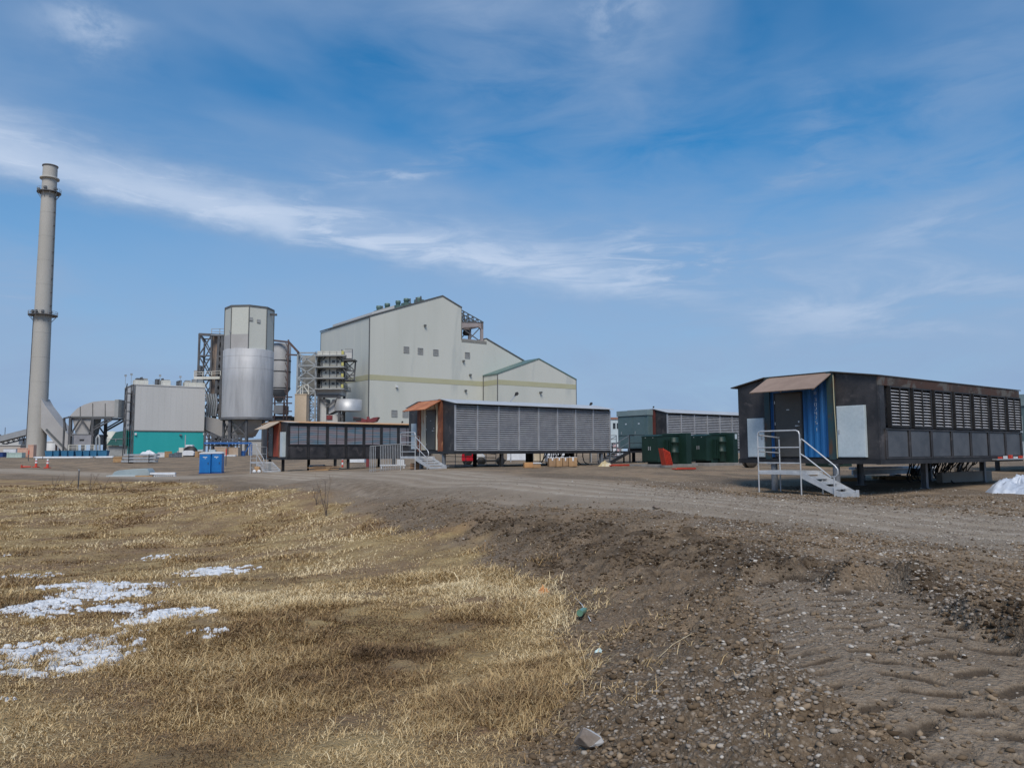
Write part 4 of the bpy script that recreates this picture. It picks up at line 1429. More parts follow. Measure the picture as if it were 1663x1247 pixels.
# ---- fan house with the hooded duct and its steel frame
def fan_duct():
    Y = 235.0
    O = gp(145, Y)
    t = thing('flue_fan', 'hooded grey flue duct curving down to a fan on a dark steel frame', 'flue duct', O)
    F = lambda px, py: ((at(px, py, Y)-O).x, (at(px, py, Y)-O).z)
    poly = [F(200, 651.5), F(178, 651.5), F(160, 653.5), F(146, 658), (F(135, 664)), F(126, 673), F(122.5, 677), F(200, 677.5)]
    MB().prism(poly, -3.2, 3.2, 'y').build('hood_duct', duct_m, t)
    m = MB()
    for px in (140, 160, 180):
        a, b = F(px, 656 if px > 150 else 661), F(px, 677)
        m.bar((a[0], -3.28, a[1]), (b[0], -3.28, b[1]), .16)
    a, b = F(121, 678), F(200, 678.5)
    m.bar((a[0], -3.3, a[1]), (b[0], -3.3, b[1]), .5)
    m.build('duct_flange', trim_dark, t)
    MB().box(F(196, 660)[0], F(202, 660)[0], -3.6, 3.6, F(198, 679)[1], F(198, 650)[1]).build('expansion_joint', hatch, t)
    hp = [F(126, 678), F(157, 678), F(152, 706), F(131, 706)]
    MB().prism(hp, -2.8, 2.8, 'y').build('hopper', duct_m, t)
    fr = MB()
    for px in (116, 126, 162):
        a, b = F(px, 679), F(px, 734)
        for y in (-3.6, 3.6):
            fr.bar((a[0], y, -.3), (a[0], y, a[1]), .75 if px > 120 else .4)
    for y in (-3.7, 3.7):
        for (p, q, w) in (((126, 706), (142, 680), .35), ((142, 680), (160, 706), .35), ((124, 707), (164, 707), .6), ((115, 680), (126, 678), .4), ((160, 700), (192, 682), .45), ((164, 694), (186, 681), .35), ((115, 680), (118, 700), .5), ((160, 680), (192, 680), .5)):
            a, b = F(*p), F(*q)
            fr.bar((a[0], y, a[1]), (b[0], y, b[1]), w)
    fr.build('frame', steel_d, t)
    a, b = F(133, 707), F(160, 722)
    f = MB().box(a[0], b[0], -4.2, 3, b[1], a[1])
    f.build('fan_housing', pm('fan_grey', (.22, .22, .24), (.27, .27, .29), .5, .6), t)
    a, b = F(142, 713.5), F(149, 716)
    MB().box(a[0], b[0], -4.3, -4.21, b[1], a[1]).build('vent_slot', dark_frame, t)
    a, b = F(127, 722), F(167, 731)
    MB().box(a[0], b[0], -5, 4, b[1]-.3, b[1]).build('platform', steel_l, t)
    MB().rail([(a[0], -5, b[1]), (b[0], -5, b[1])], 1.6, .14, mids=2).build('yellow_railing', cream, t)
    MB().box(a[0]+.5, b[0]-.5, -4.4, 3, -.3, b[1]-.31).build('plinth', hatch, t)
    MB().tube([F(168, 734)[0:1]+(-4,)+F(168, 734)[1:], F(168, 712)[0:1]+(-4,)+F(168, 712)[1:], F(171, 709)[0:1]+(-4,)+F(171, 707)[1:], F(173, 712)[0:1]+(-4,)+F(173, 712)[1:], F(173, 734)[0:1]+(-4,)+F(173, 734)[1:]], .3, 8).build('vent_pipe', steel_l, t)
fan_duct()


# ---- filter house, white above and teal below
def filter_house():
    Y = 222.0
    O = gp(217, Y)
    t = thing('filter_house', 'windowless block, pale grey cladding above a bright teal base', 'building', O, GRID)
    F = lambda px, py, o=0: face(t, px, py, o)
    x1, ztop = F(333.5, 630)
    ztop = F(217, 625)[1]
    zt = F(217, 699)[1]
    w = 0
    a = local(at(204, 700, 230), O)
    # depth of the block from the visible left face
    wd = 8.0
    MB().box(0, x1, 0, wd+6, zt, ztop).build('upper_wall', clad_grey, t)
    MB().box(.02, x1-.02, .03, wd+6, -.5, zt-.001).build('base_wall', teal_clad, t)
    tr = MB().box(-.08, .12, -.1, .1, -.5, ztop+.05)
    tr.build('corner_trim', trim_dark, t)
    MB().box(-.1, x1+.1, -.12, -.001, zt-.25, zt+.1).box(x1-.1, x1+.12, -.12, -.001, -.5, zt-.26).build('drip_trim', trim_dark, t)
    MB().box(-.15, x1+.15, -.15, wd+6.1, ztop+.001, ztop+.35).build('roof', clad_grey, t)
    lg = MB()
    n = int(x1/1.6)
    for i in range(1, n):
        lg.box(x1*i/n-.03, x1*i/n+.03, -.03, -.001, zt+.1, ztop)
    lg.build('cladding_seam', clad_grey, t)
    for px in (220, 331):
        xx, zz = F(px, 705)
        MB().box(xx-.25, xx+.25, -.4, 0, zz-.25, zz+.35).build('wall_lamp', white_pl, t)
    xx, zz = F(293, 706)
    MB().box(xx-.3, xx+.3, -.6, 0, zz-.2, zz+.2).build('wall_lamp', pile_grey, t)
    # stair tower and pipes on the left face
    s = MB()
    for (x, y) in ((-2.0, .3), (-2.0, 3.0), (-.4, .3), (-.4, 3.0)):
        s.bar((x, y, -.5), (x, y, ztop-.3+(.5 if x > -1 else -.5)), .28)
    k = 0
    zz = 2.5
    while zz < ztop-1:
        s.box(-2.1, -.3, .2, 3.2, zz-.12, zz)
        s.bar((-2.0, .4 if k % 2 else 3.0, zz), (-2.0, 3.0 if k % 2 else .4, zz+2.6), .2, .5)
        zz += 2.6
        k += 1
    s.bar((-2.0, .5, ztop-.8), (-.4, .5, ztop+.1), .22)
    s.build('stair_tower', steel_d, t)
    MB().box(-.28, -.05, 3.5, 9.0, zt+2, ztop-1.5).build('side_panel', clad_grey, t)
    # roof equipment behind the edge
    for (pa, pb, pt, m, d) in ((218, 241, 618.5, cream, 4.5), (222, 227, 615.5, steel_d, 5.2), (229.5, 232, 614, steel_d, 5.4), (233, 240, 616, hatch, 5.6), (262, 277, 619, cream, 4.5), (254, 256, 617, steel_d, 5.2), (258, 260, 617, steel_d, 5.2), (264, 266, 616, steel_d, 5.4), (267, 276, 618, hatch, 5.6), (289, 291, 620, steel_d, 5.2), (293, 295, 619, steel_d, 5.2), (300, 333, 622, cream, 4.5), (302, 310, 619, hatch, 5.6), (314, 318, 617, hatch, 5.6), (322, 330, 618, steel_l, 5.6)):
        x0_, z0_ = F(pa, pt+1, d)
        x1_, z1_ = F(pb, pt+1, d)
        MB().box(x0_, x1_, d, d+2.2, ztop+.36, max(z0_, ztop+1.0)+.5).build('roof_equipment', m, t)
    r = MB()
    r.rail([(0, .3, ztop+.36), (x1, .3, ztop+.36)], 1.0, .05, mids=1)
    for px, py in ((204, 611), (213.5, 609), (260, 611), (293, 613)):
        xx, zz = F(px, py, 4)
        r.bar((xx, 4, ztop), (xx, 4, zz), .10)
        r.box(xx-.3, xx+.3, 3.9, 4.1, zz-.1, zz+.5)
    r.build('roof_railing', steel_l, t)
    # duct on its steel frame leading on to the silo
    P = []
    for px, py in ((334, 676), (374, 684.5), (412, 690), (412, 711), (368, 711.5), (360, 709.5), (334, 698)):
        P.append(F(px, py, 3))
    dd = MB().prism(P, 3, 8, 'y').build('outlet_duct', duct_m, t)
    return t
filter_house()


def dark_rack():
    Y = 216.0
    O = gp(333, Y)
    t = thing('pipe_rack', 'dark steel rack with blue top rail below the sloping duct', 'pipe rack', O)
    F = lambda px, py: ((at(px, py, Y)-O).x, (at(px, py, Y)-O).z)
    m = MB()
    for px in (333, 345, 361, 374, 386):
        x = F(px, 700)[0]
        zt = F(px, 703 if px < 340 else 708)[1]
        for y in (0, 3):
            m.bar((x, y, -.4), (x, y, zt), .42)
    for (p, q) in (((333, 701), (366, 716)), ((333, 701), (345, 722)), ((345, 722), (356, 708)), ((333, 723), (386, 723)), ((333, 713), (386, 713)), ((361, 722), (345, 708)), ((361, 723), (386, 713))):
        a, b = F(*p), F(*q)
        for y in (0, 3):
            m.bar((a[0], y, a[1]), (b[0], y, b[1]), .36)
    m.build('frame', steel_d, t)
    a, b = F(333, 719.5), F(409, 719.5)
    bl = MB().bar((a[0], -.5, a[1]), (b[0], -.5, b[1]), .3, .5)
    for px in (373, 407, 410):
        x = F(px, 720)[0]
        bl.bar((x, -.5, -.3), (x, -.5, a[1]), .22)
    a, b = F(398, 738), F(407, 720)
    bl.bar((a[0], -.5, a[1]), (b[0], -.5, b[1]), .22)
    bl.build('blue_frame', blue_st, t)
    x0, z0 = F(334, 735)
    x1, z1 = F(372, 722)
    MB().box(x0, x1, 3.5, 4, z0, z1).build('back_sheet', steel_d, t)
dark_rack()


# ---- silo with octagonal head
def silo():
    Y = 232.0
    O = gp(401, Y)
    t = thing('silo', 'big stainless silo with a conical hopper and pale octagonal head house', 'silo', O, math.radians(-5))
    z = lambda py: (at(401, py, Y-6).z-O.z)
    R = 39.5/FPX*(Y)
    zb, zt, zc = z(678), z(567), z(708)
    sh = MB().lathe([(R, zb), (R, (zb+zt)/2), (R, zt), (R-.4, zt+.25), (0, zt+.6)], n=64)
    sh.build('shell', silver, t)
    c = MB()
    for f in (.18, .36, .54, .72, .9):
        zz = zb+(zt-zb)*f
        c.lathe([(R+.005, zz-.06), (R+.03, zz), (R+.005, zz+.06)], n=64)
    c.build('weld_ring', silver, t)
    MB().lathe([(R+.25, zb-.6), (R+.25, zb+.15), (R-.1, zb+.16)], n=64).lathe([(0, zb-.61), (R+.25, zb-.6)], n=64).build('support_ring', steel_d, t)
    MB().lathe([(R*.66, zb-.62), (R*.50, zb-3.2), (R*.34, zc), (0, zc-.05)], n=48).build('hopper', silver, t)
    for k in range(8):
        a = math.radians(-112+45*k)
        cx, cy = (R-.8)*math.cos(a), (R-.8)*math.sin(a)
        MB().bar((cx, cy, -.5), (cx, cy, zb-.6), .8 if k == 0 else .6).build('leg', steel_d, t)
    br = MB()
    for k in range(8):
        a, b = math.radians(-112+45*k), math.radians(-112+45*(k+1))
        A = Vector(((R-.8)*math.cos(a), (R-.8)*math.sin(a), 0)); B = Vector(((R-.8)*math.cos(b), (R-.8)*math.sin(b), 0))
        u1, u2 = Vector((0, 0, zb-.8)), Vector((0, 0, zc+.2))
        if k not in (0, 7): continue
        br.bar(A+u1, B+u2, .28).bar(B+u1, A+u2, .28).bar(A+u2, B+u2, .3)
    br.build('bracing', steel_d, t)
    # octagonal head
    Rh = 38.0/FPX*Y
    z0h, z1h = zt-.2, z(497)
    zl = z(543)
    a0 = math.radians(22.5)
    hd = MB().lathe([(Rh, zt+.2), (Rh, z1h)], n=8, smooth=False, a0=a0).disc(Rh, z1h, n=8, a0=a0)
    head = hd.build('head_house', clad, t)
    tr = MB()
    for k in range(8):
        a = a0+k*math.pi/4
        tr.bar(((Rh+.05)*math.cos(a), (Rh+.05)*math.sin(a), zt+.2), ((Rh+.05)*math.cos(a), (Rh+.05)*math.sin(a), z1h+.1), .22)
        b = a+math.pi/4
        tr.bar(((Rh+.05)*math.cos(a), (Rh+.05)*math.sin(a), z1h), ((Rh+.05)*math.cos(b), (Rh+.05)*math.sin(b), z1h), .25, .5)
    tr.build('edge_trim', trim_dark, head)
    # grey sheet apron on the left front faces
    ap = MB()
    for k in (4, 5):
        a, b = a0+k*math.pi/4, a0+(k+1)*math.pi/4
        q = Rh+.10
        ap.add([(q*math.cos(a), q*math.sin(a), zt+.2), (q*math.cos(b), q*math.sin(b), zt+.2), (q*math.cos(b), q*math.sin(b), zl), (q*math.cos(a), q*math.sin(a), zl)], [(0, 1, 2, 3)])
    ap.build('sheet_apron', duct_m, head)
    for px, py, s in ((408, 518, .5), (424.5, 520, .5), (371, 538, .4)):
        d = pix_dir(px, py)
        P = at(px, py, Y-Rh*.93)
        q = local(P, O, math.radians(-5))
        rr = math.hypot(q.x, q.y)
        a = math.atan2(q.y, q.x)
        ka = a0+math.floor((a-a0)/(math.pi/4))*math.pi/4+math.pi/8
        nn = Vector((math.cos(ka), math.sin(ka), 0))
        ap_ = Rh*math.cos(math.pi/8)
        qc = Vector((q.x, q.y, 0))
        qc = qc+nn*(ap_+.12-qc.dot(nn))
        tt = Vector((-nn.y, nn.x, 0))
        MB().bar(qc-tt*s+Vector((0, 0, q.z)), qc+tt*s+Vector((0, 0, q.z)), .25, s*2, up=(0, 0, 1)).build('vent_hatch', hatch, head)
    a = at(440, 511, Y)-O
    b = at(451, 512, Y)-O
    MB().bar((a.x-2, a.y, a.z), (b.x, b.y, b.z), .5, .6).build('hoist_beam', steel_d, head)
silo()


# ---- second, darker filter tower behind with its steel
def second_silo():
    Y = 262.0
    O = gp(452, Y)
    t = thing('filter_tower', 'darker weathered square tower with hoppers behind the stainless silo', 'tower', O)
    z = lambda py: at(452, py, Y).z-O.z
    X = lambda px: (px-452)/FPX*Y
    sm = pm('weathered_sheet', (.27, .275, .28), (.34, .34, .345), .15, .7, .1, .005)
    R2 = (X(464)-X(430))/2
    MB().lathe([(R2, z(632)), (R2, z(557)), (R2*.7, z(555)-.1), (0, z(554))], (X(447), 4), 40).build('casing', sm, t)
    m = MB()
    for py in (584, 602, 629):
        m.lathe([(R2+.01, z(py)-.2), (R2+.12, z(py)-.18), (R2+.12, z(py)+.18), (R2+.01, z(py)+.2)], (X(447), 4), 40)
    m.build('stiffener', steel_d, t)
    h = MB()
    h.lathe([(R2*.95, z(632)), (R2*.2, z(652)), (0, z(652)-.01)], (X(447), 4), 40)
    for a, b in ():
        xa, xb, xm = X(a), X(b), (X(a)+X(b))/2
        h.add([(xa, 0, z(628)), (xb, 0, z(628)), (xb, 9, z(628)), (xa, 9, z(628)), (xm-.5, 3, z(645)), (xm+.5, 3, z(645)), (xm+.5, 5, z(645)), (xm-.5, 5, z(645))], [(0, 1, 5, 4), (1, 2, 6, 5), (2, 3, 7, 6), (3, 0, 4, 7), (4, 5, 6, 7)])
        hp = h
    h.build('hoppers', sm, t)
    f = MB()
    for px in (430, 446, 461, 466):
        f.bar((X(px), -.4, -.3), (X(px), -.4, z(645 if px < 462 else 552)), .45)
    f.bar((X(440), -.4, z(553)), (X(467), -.4, z(556)), .6)
    f.bar((X(466), -.4, z(555)), (X(483), -.4, z(573)), .55, .7).bar((X(462), -.4, z(576)), (X(480), -.4, z(577)), .5)
    for i in range(11):
        a, b = 556+i*11, 556+(i+1)*11
        f.bar((X(461.5), -.4, z(a)), (X(466), -.4, z(b)), .22)
    for py in (645, 655, 668, 676):
        f.bar((X(428), -.4, z(py)), (X(474), -.4, z(py)), .4)
    f.build('frame', steel_br, t)
    MB().box(X(440), X(472), -.1, 8, z(700), z(676)).build('lower_floor', steel_d, t)
    MB().box(X(445), X(460), -1, 6, z(672), z(658)).build('discharge_box', sm, t)
second_silo()


# ---- braced duct tower left of the silo
def lattice_tower():
    Y = 246.0
    O = gp(336, Y)
    t = thing('duct_tower', 'tall dark braced steel tower carrying a rusty duct, left of the silo', 'steel tower', O)
    z = lambda py: at(336, py, Y).z-O.z
    X = lambda px: (px-336)/FPX*Y
    m = MB()
    m.lattice((X(319), 0, z(683)), (X(340), 0, z(683)), (X(319.5), 0, z(543)), (X(340), 0, z(543)), 1, 4, .55)
    m.lattice((X(348), 0, z(683)), (X(357), 0, z(683)), (X(352), 0, z(543)), (X(357.5), 0, z(546)), 1, 4, .75)
    m.lattice((X(314), 6, z(683)), (X(352), 6, z(683)), (X(316), 6, z(546)), (X(352), 6, z(546)), 2, 4, .45)
    m.bar((X(319), 0, z(543)), (X(360), 0, z(545)), .7, .8).bar((X(314.5), 6, z(547)), (X(319), 0, z(543)), .6).bar((X(352), 6, z(546)), (X(357), 0, z(546)), .5)
    for py in (577, 612, 648):
        m.bar((X(316), 6, z(py)), (X(319), 0, z(py)), .4).bar((X(352), 6, z(py)), (X(357), 0, z(py)), .4)
    m.bar((X(356), 0, -.3), (X(356), 0, z(683)), .8).bar((X(319), 0, -.3), (X(319), 0, z(683)), .6).bar((X(340), 3, -.3), (X(340), 3, z(600)), .6)
    m.build('frame', steel_d, t)
    MB().box(X(336), X(348), 2, 5, z(640), z(545)).build('duct', pm('stained_duct', (.36, .26, .20), (.30, .25, .21), .12, .8, 0, .004, c3=(.38, .31, .16)), t)
    MB().box(X(356), X(366), 3, 6, z(618), z(560)).build('duct', beige, t)
    MB().lathe([(2.2, z(683)), (2.2, z(630)), (2.6, z(622)), (2.2, z(616))], (X(360), 4), 20).build('round_duct', duct_m, t)
    MB().rail([(X(339), 0, z(544)), (X(366), 0, z(544))], 2.0, .16, mids=1).box(X(339), X(366), -.5, 5, z(545), z(544)).build('top_walkway', steel_l, t)
    MB().rail([(X(314), -.6, z(612)), (X(357), -.6, z(610))], 1.4, .14, mids=1).box(X(314), X(356), -.8, 0, z(614)-.4, z(612)).build('walkway', cream, t)
    MB().box(X(308), X(318), 2, 5, z(622), z(600)).box(X(312), X(317), 2.5, 4.5, z(599.9), z(592)).build('roof_vent', duct_m, t)
    g = MB()
    for i in range(9):
        a = z(640+i*4)
        g.bar((X(334), 1, a), (X(354), 1, a+(.8 if i % 2 else -.8)), .35)
    for i in range(5):
        MB().tube([(X(336+i*3.6), -.6, z(676)), (X(338+i*3.6), -.6, z(655)), (X(334+i*4), -.6, z(640))], .35, 6).build('pipe', steel_l if i % 2 else galv, t)
    g.build('pipework', steel_d, t)
lattice_tower()


# ---- reactor tower beside the boiler house
def reactor():
    Y = 262.0
    O = gp(510, Y)
    t = thing('reactor_tower', 'stack of cream reactor casings in galvanised steel beside the boiler house', 'tower', O)
    z = lambda py: at(510, py, Y).z-O.z
    X = lambda px: (px-510)/FPX*Y
    s = MB()
    s.lattice((X(480.5), 0, -.3), (X(511), 0, -.3), (X(481.5), 0, z(573)), (X(511.5), 0, z(573)), 1, 8, .55)
    s.lattice((X(473), 7, -.3), (X(480), 7, -.3), (X(475), 7, z(573)), (X(481), 7, z(573)), 1, 14, .4)
    s.lattice((X(474), 8, z(683)), (X(511), 8, z(683)), (X(474), 8, z(573)), (X(511), 8, z(573)), 2, 6, .35)
    s.bar((X(474), 7, z(574)), (X(481), 0, z(573)), .5)
    s.build('frame', steel_l, t)
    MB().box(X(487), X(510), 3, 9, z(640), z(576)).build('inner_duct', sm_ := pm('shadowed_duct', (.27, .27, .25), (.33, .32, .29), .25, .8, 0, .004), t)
    dk = MB()
    for i, (a, b) in enumerate(((577, 594), (598, 612), (615, 630))):
        xa, xb = X(517.5), X(554)
        za, zb = z(b), z(a)
        c = MB()
        c.prism([(xa+.3, za), (xa, za+.4), (xa+.2, zb-1), (xa+1.4, zb), (xb-1.4, zb), (xb-.2, zb-1), (xb, za+.4), (xb-.3, za)], 1, 10, 'y')
        cc = c.build('reactor_casing', cream, t)
        st = MB()
        for k in (.06, .42, .74, .94):
            xx = xa+(xb-xa)*k
            st.box(xx-.15, xx+.15, .8, 1, za+.2, zb-.3)
        for k, o in ((.12, 1), (.9, -1)):
            xx = xa+(xb-xa)*k
            st.bar((xx, .6, za+2.2), (xx+o*1.0, .6, zb-.4), .4)
        for k in (.25, .55, .62, .8):
            xx = xa+(xb-xa)*k
            st.box(xx-.22, xx+.22, .75, 1, za+1.2, za+1.9)
        st.build('stiffener', steel_d, cc)
    for j, py in enumerate((577, 595.5, 613.5, 631)):
        f = MB().box(X(511), X(559 if j else 561), -1.4, 10, z(py)-.45, z(py))
        p = f.build('platform', hatch, t)
        MB().rail([(X(512), -1.3, z(py)), (X(558), -1.3, z(py))], 1.1, .10, mids=1).rail([(X(558), -1.3, z(py)), (X(558), 10, z(py))], 1.1, .1).build('railing', steel_d, p)
        MB().box(X(554.3), X(558), -1.45, -1.3, z(py)+.1, z(py)+1.3).build('yellow_gate', yellow, p)
    MB().box(X(512), X(553), 1, 9, z(576), z(569.5)).build('top_duct', cream, t)
    e = MB()
    e.lattice((X(556), 2, z(618)), (X(572), 2, z(618)), (X(556), 2, z(585)), (X(574), 2, z(585)), 1, 2, .45)
    e.box(X(556), X(575), -.6, 4, z(586), z(584)).box(X(557), X(573), -.2, 4, z(618), z(617))
    e.bar((X(559), -.6, z(568)), (X(572), -.6, z(568)), .15).bar((X(571), -.6, z(568)), (X(571), -.6, z(584)), .2).bar((X(554), -.6, z(568)), (X(554), -.6, z(584)), .3)
    e.bar((X(557), -.7, z(600)), (X(566), -.7, z(610)), .4).bar((X(566), -.7, z(610)), (X(575), -.7, z(610)), .4)
    e.build('side_gallery', steel_d, t)
    MB().box(X(554.5), X(571), 0, .3, z(582), z(569)).build('screen_panel', clad_grey, t)
    MB().box(X(512), X(552.5), 1, 9, z(641), z(633)).build('outlet_transition', clad_grey, t)
    l = MB()
    for px in (515.5, 549.5):
        for y in (.8, 8.5):
            l.bar((X(px), y, -.3), (X(px), y, z(641)), .75)
    l.bar((X(515), .8, z(643)), (X(550), .8, z(643)), .4, 1.2).bar((X(519), .8, z(646)), (X(532), .8, z(656)), .4).bar((X(548), .8, z(646)), (X(528), .8, z(662)), .5)
    l.build('legs', steel_d, t)
    MB().box(X(516.5), X(527), 2, 8, -.3, z(647)).build('hopper', clad_grey, t)
    MB().box(X(526), X(549), 2.5, 8, -.3, z(673)).build('plinth_box', clad_grey, t)
    MB().box(X(527.5), X(537), 2.2, 2.49, z(681), z(674)).build('red_panel', maroon, t)
    # big round duct lying toward the boiler house
    d = MB()
    zc0, zc1 = z(667), z(648)
    cx, cy = X(558), 4.0
    rr = X(527.5)+0
    R = 4.7
    d.lathe([(R, zc0), (R, zc1), (0, zc1+.1)], (cx+.6, cy), 40).disc(R, zc0, (cx+.6, cy), 40)
    d.prism([(X(537), zc1), (X(548), zc1), (X(548), zc0), (X(541), zc0), (X(531), z(672)), (X(531), z(660))], 2, 8, 'y')
    d.build('round_duct', pm('duct_alu', (.42, .43, .44), (.50, .51, .52), .2, .5, .4), t)
    q = MB()
    q.bar((X(551), 1, -.3), (X(551), 1, z(667)), .5).bar((X(551), 1, z(683)), (X(556), 1, z(668)), .5)
    q.build('duct_post', steel_d, t)
    # beige lift shaft in front
    MB().box(X(486), X(504.5), -6, -2.5, -.3, z(643.5)).box(X(485.5), X(505), -6.1, -2.4, z(643.5)+.01, z(643.5)+.35).build('beige_shaft', beige, t)
    g = MB()
    for px in (491, 494.5, 503.5):
        g.bar((X(px), -3, z(643.5)), (X(px), -3, z(627 if px > 492 else 630)), .22)
    for a, b in (((494.5, 626), (483, 641)), ((494.5, 626), (505, 640)), ((486, 629), (504, 626))):
        g.bar((X(a[0]), -3, z(a[1])), (X(b[0]), -3, z(b[1])), .25)
    g.build('davit', cream, t)
reactor()


# ---- boiler house
def boiler_house():
    Y = 270.0
    O = gp(598, Y)
    t = thing('boiler_house', 'huge pale windowless boiler house with an olive band and stepped gable', 'building', O, GRID)
    F = lambda px, py, o=0.0: face(t, px, py, o)
    front = [F(598, 514.5), F(718.5, 481.5), F(749.3, 500.5), F(749.5, 551.5), F(789, 556), F(790, 551), F(850, 586.5), F(882, 605)]
    front = [(0, front[0][1])]+front[1:]
    xr = front[-1][0]
    D = 43.0
    body = MB().prism([(0, -.5)]+front+[(xr, -.5)], 0, D, 'y')
    w = body.build('wall', clad, t)
    # roof sheets over the slopes
    r = MB()
    for (a, b, e0, e1) in ((front[0], front[1], .4, 0), (front[1], front[2], 0, .2), (front[5], front[7], 0, 0)):
        r.prism([(a[0]-e0, a[1]+.02), (b[0]+e1, b[1]+.02), (b[0]+e1, b[1]+.5), (a[0]-e0, a[1]+.5)], -.25, D+.2, 'y')
    r.build('roof', trim_dark, t)
    # raised strip along the ridge side of the left slope
    p0, p1 = F(560, 527, 26), F(640.5, 500, 4)
    sl = (front[1][1]-front[0][1])/front[1][0]
    xa, xb = 1.0, F(641, 504)[0]
    MB().prism([(xa, front[0][1]+sl*xa+.52), (xb, front[0][1]+sl*xb+.52), (xb, front[0][1]+sl*xb+1.7), (xa, front[0][1]+sl*xa+1.5)], .3, D-9, 'y').build('roof_monitor', clad_grey, t)
    # olive band, following both visible faces
    zb0, zb1 = F(598, 616.5)[1], F(598, 607.8)[1]
    MB().box(0, xr-.1, -.06, -.001, zb0, zb1).build('painted_band', band_m, t)
    MB().box(-.06, -.001, -.06, D, zb0, zb1).build('painted_band', band_m, t)
    tr = MB().box(-.15, .15, -.15, .15, -.5, front[0][1])
    tr.build('corner_trim', trim_dark, t)
    MB().box(-.12, -.001, D-.3, D+.01, -.5, front[0][1]).build('corner_trim', trim_dark, t)
    sm = MB()
    k = 6
    while k < xr-3:
        za = np.interp(k, [q[0] for q in front[:3]]+[xr], [q[1] for q in front[:3]]+[front[-1][1]])
        za = min(za, front[3][1]-1) if k > front[2][0] else za
        sm.box(k-.04, k+.04, -.035, -.002, -.5, zb0-.01).box(k-.04, k+.04, -.035, -.002, zb1+.01, za-.6)
        k += 6.1
    for i in range(1, 7):
        sm.box(-.035, -.002, D*i/7-.04, D*i/7+.04, -.5, zb0-.01).box(-.035, -.002, D*i/7-.04, D*i/7+.04, zb1+.01, front[0][1]-.3)
    sm.build('cladding_seam', clad, t)
    MB().box(front[2][0]-.12, front[2][0]+.1, -.1, -.001, front[3][1], front[2][1]).box(front[2][0]+.11, front[4][0]+.3, -.12, -.001, front[4][1]-.7, front[4][1]+.35).build('ledge_trim', pm('ledge_grey', (.24, .24, .22)), t)
    for (px, py, s) in ((659.7, 568, 1.15), (682.5, 570.2, 1.15), (707.5, 572.5, 1.15), (758.8, 577, 1.15), (640.2, 671.3, 1.2), (658.3, 672, 1.2)):
        x, z_ = F(px, py)
        h = MB()
        for (a, b, c, d) in ((-s, s, -s, -s+.14), (-s, s, s-.14, s), (-s, -s+.14, -s+.14, s-.14), (s-.14, s, -s+.14, s-.14)):
            h.box(x+a, x+b, -.22, -.001, z_+c, z_+d)
        lv = h.build('louver_window', hatch, t)
        q = MB()
        for j in range(8):
            zz = z_-s+.16+j*(2*s-.32)/8
            q.prism([(-.14, zz), (-.02, zz+.2), (-.02, zz+.02)], x-s+.15, x+s-.15, 'x')
        q.build('blades', hatch, lv)
    for (px, py) in ((643.5, 628), (752, 586.5), (763, 609), (755.5, 634.5), (689.5, 529)):
        x, z_ = F(px, py)
        MB().box(x-.35, x+.35, -.9, 0, z_-.3, z_+.35).build('wall_lamp', white_pl if px < 650 else trim_dark, t)
    # streak of escaping steam from a wall pipe, hanging before the wall
    # cylindrical roof ventilators behind the slope
    for (px, py, rr) in ((615.5, 502.5, .95), (629, 498.5, .95), (646.5, 494, .9), (660, 490.5, 1.0), (680.5, 488.5, .95)):
        x, z_ = F(px, py, 9)
        zr = front[0][1]+sl*x+.5
        v = MB().lathe([(rr*.9, zr-1), (rr*.95, z_+.2), (rr*1.1, z_+.3), (rr*1.1, z_+1.2), (rr*1.0, z_+1.3), (0, z_+1.35)], (x, 9), 20)
        v.box(x-rr*1.5, x+rr*1.5, 9-rr*1.5, 9+rr*1.5, zr-1, zr+.9)
        v.build('ventilator', roof_green, t)
    for (px, py) in ((621, 497), (666, 485), (676, 483), (683.5, 481)):
        x, z_ = F(px, py, 7)
        zr = front[0][1]+sl*x+.3
        MB().bar((x, 7, zr), (x, 7, z_), .4).build('exhaust_pipe', trim_dark, t)
    # open penthouse frame in the notch of the gable
    f = MB()
    xa, za = front[3]
    xb = F(786, 540)[0]
    zt = F(749, 523)[1]
    zt2 = F(786, 524)[1]
    ph = pm('penthouse_pink_grey', (.30, .26, .25), (.36, .31, .30), .3, .7)
    g = MB()
    for y in (.4, 9):
        g.box(xb-1.1, xb, y, y+.8, za, zt2)
        g.prism([(xa+.1, zt), (xb, zt2), (xb, zt2-2.6), (xb-1.1, zt2-2.6), (xb-2.4, zt2-1.8), (xa+1.4, zt-1.9), (xa+.1, zt-2.6)], y, y+.8, 'y')
    g.box(xb-.9, xb-.1, 1.2, 9, zt2-1.5, zt2-.2).box(xa+.1, xb, .3, 9.9, za, za+.5)
    g.build('penthouse_frame', ph, t)
    f.bar((xa+.3, .8, za), (xa+.3, .8, zt-2), .7)
    for y in (1, 9.2):
        f.bar((xa+1, y, zt-2.3), (xb-1.5, y, za+.4), .32).bar((xb-1.5, y, zt2-2.3), (xa+4, y, za+.4), .32)
    top = front[2][1]
    for y in (.4, 3.5, 6.6, 9.6):
        f.bar((xa+.1, y, top-.6), (xb, y, zt2+.2), .3)
        f.bar((xa+.1, y, zt+.1), (xb, y, zt2+.1), .25)
        for i in range(5):
            a, b = i/5, (i+.5)/5
            xm, xn = xa+(xb-xa)*a, xa+(xb-xa)*b
            za_, zb_ = (top-.6)*(1-b)+zt2*b, zt*(1-a)+zt2*a
            f.bar((xm, y, zb_), (xn, y, za_), .22)
            f.bar((xn, y, za_), (xa+(xb-xa)*(i+1)/5, y, zt*(1-(i+1)/5)+zt2*(i+1)/5), .22)
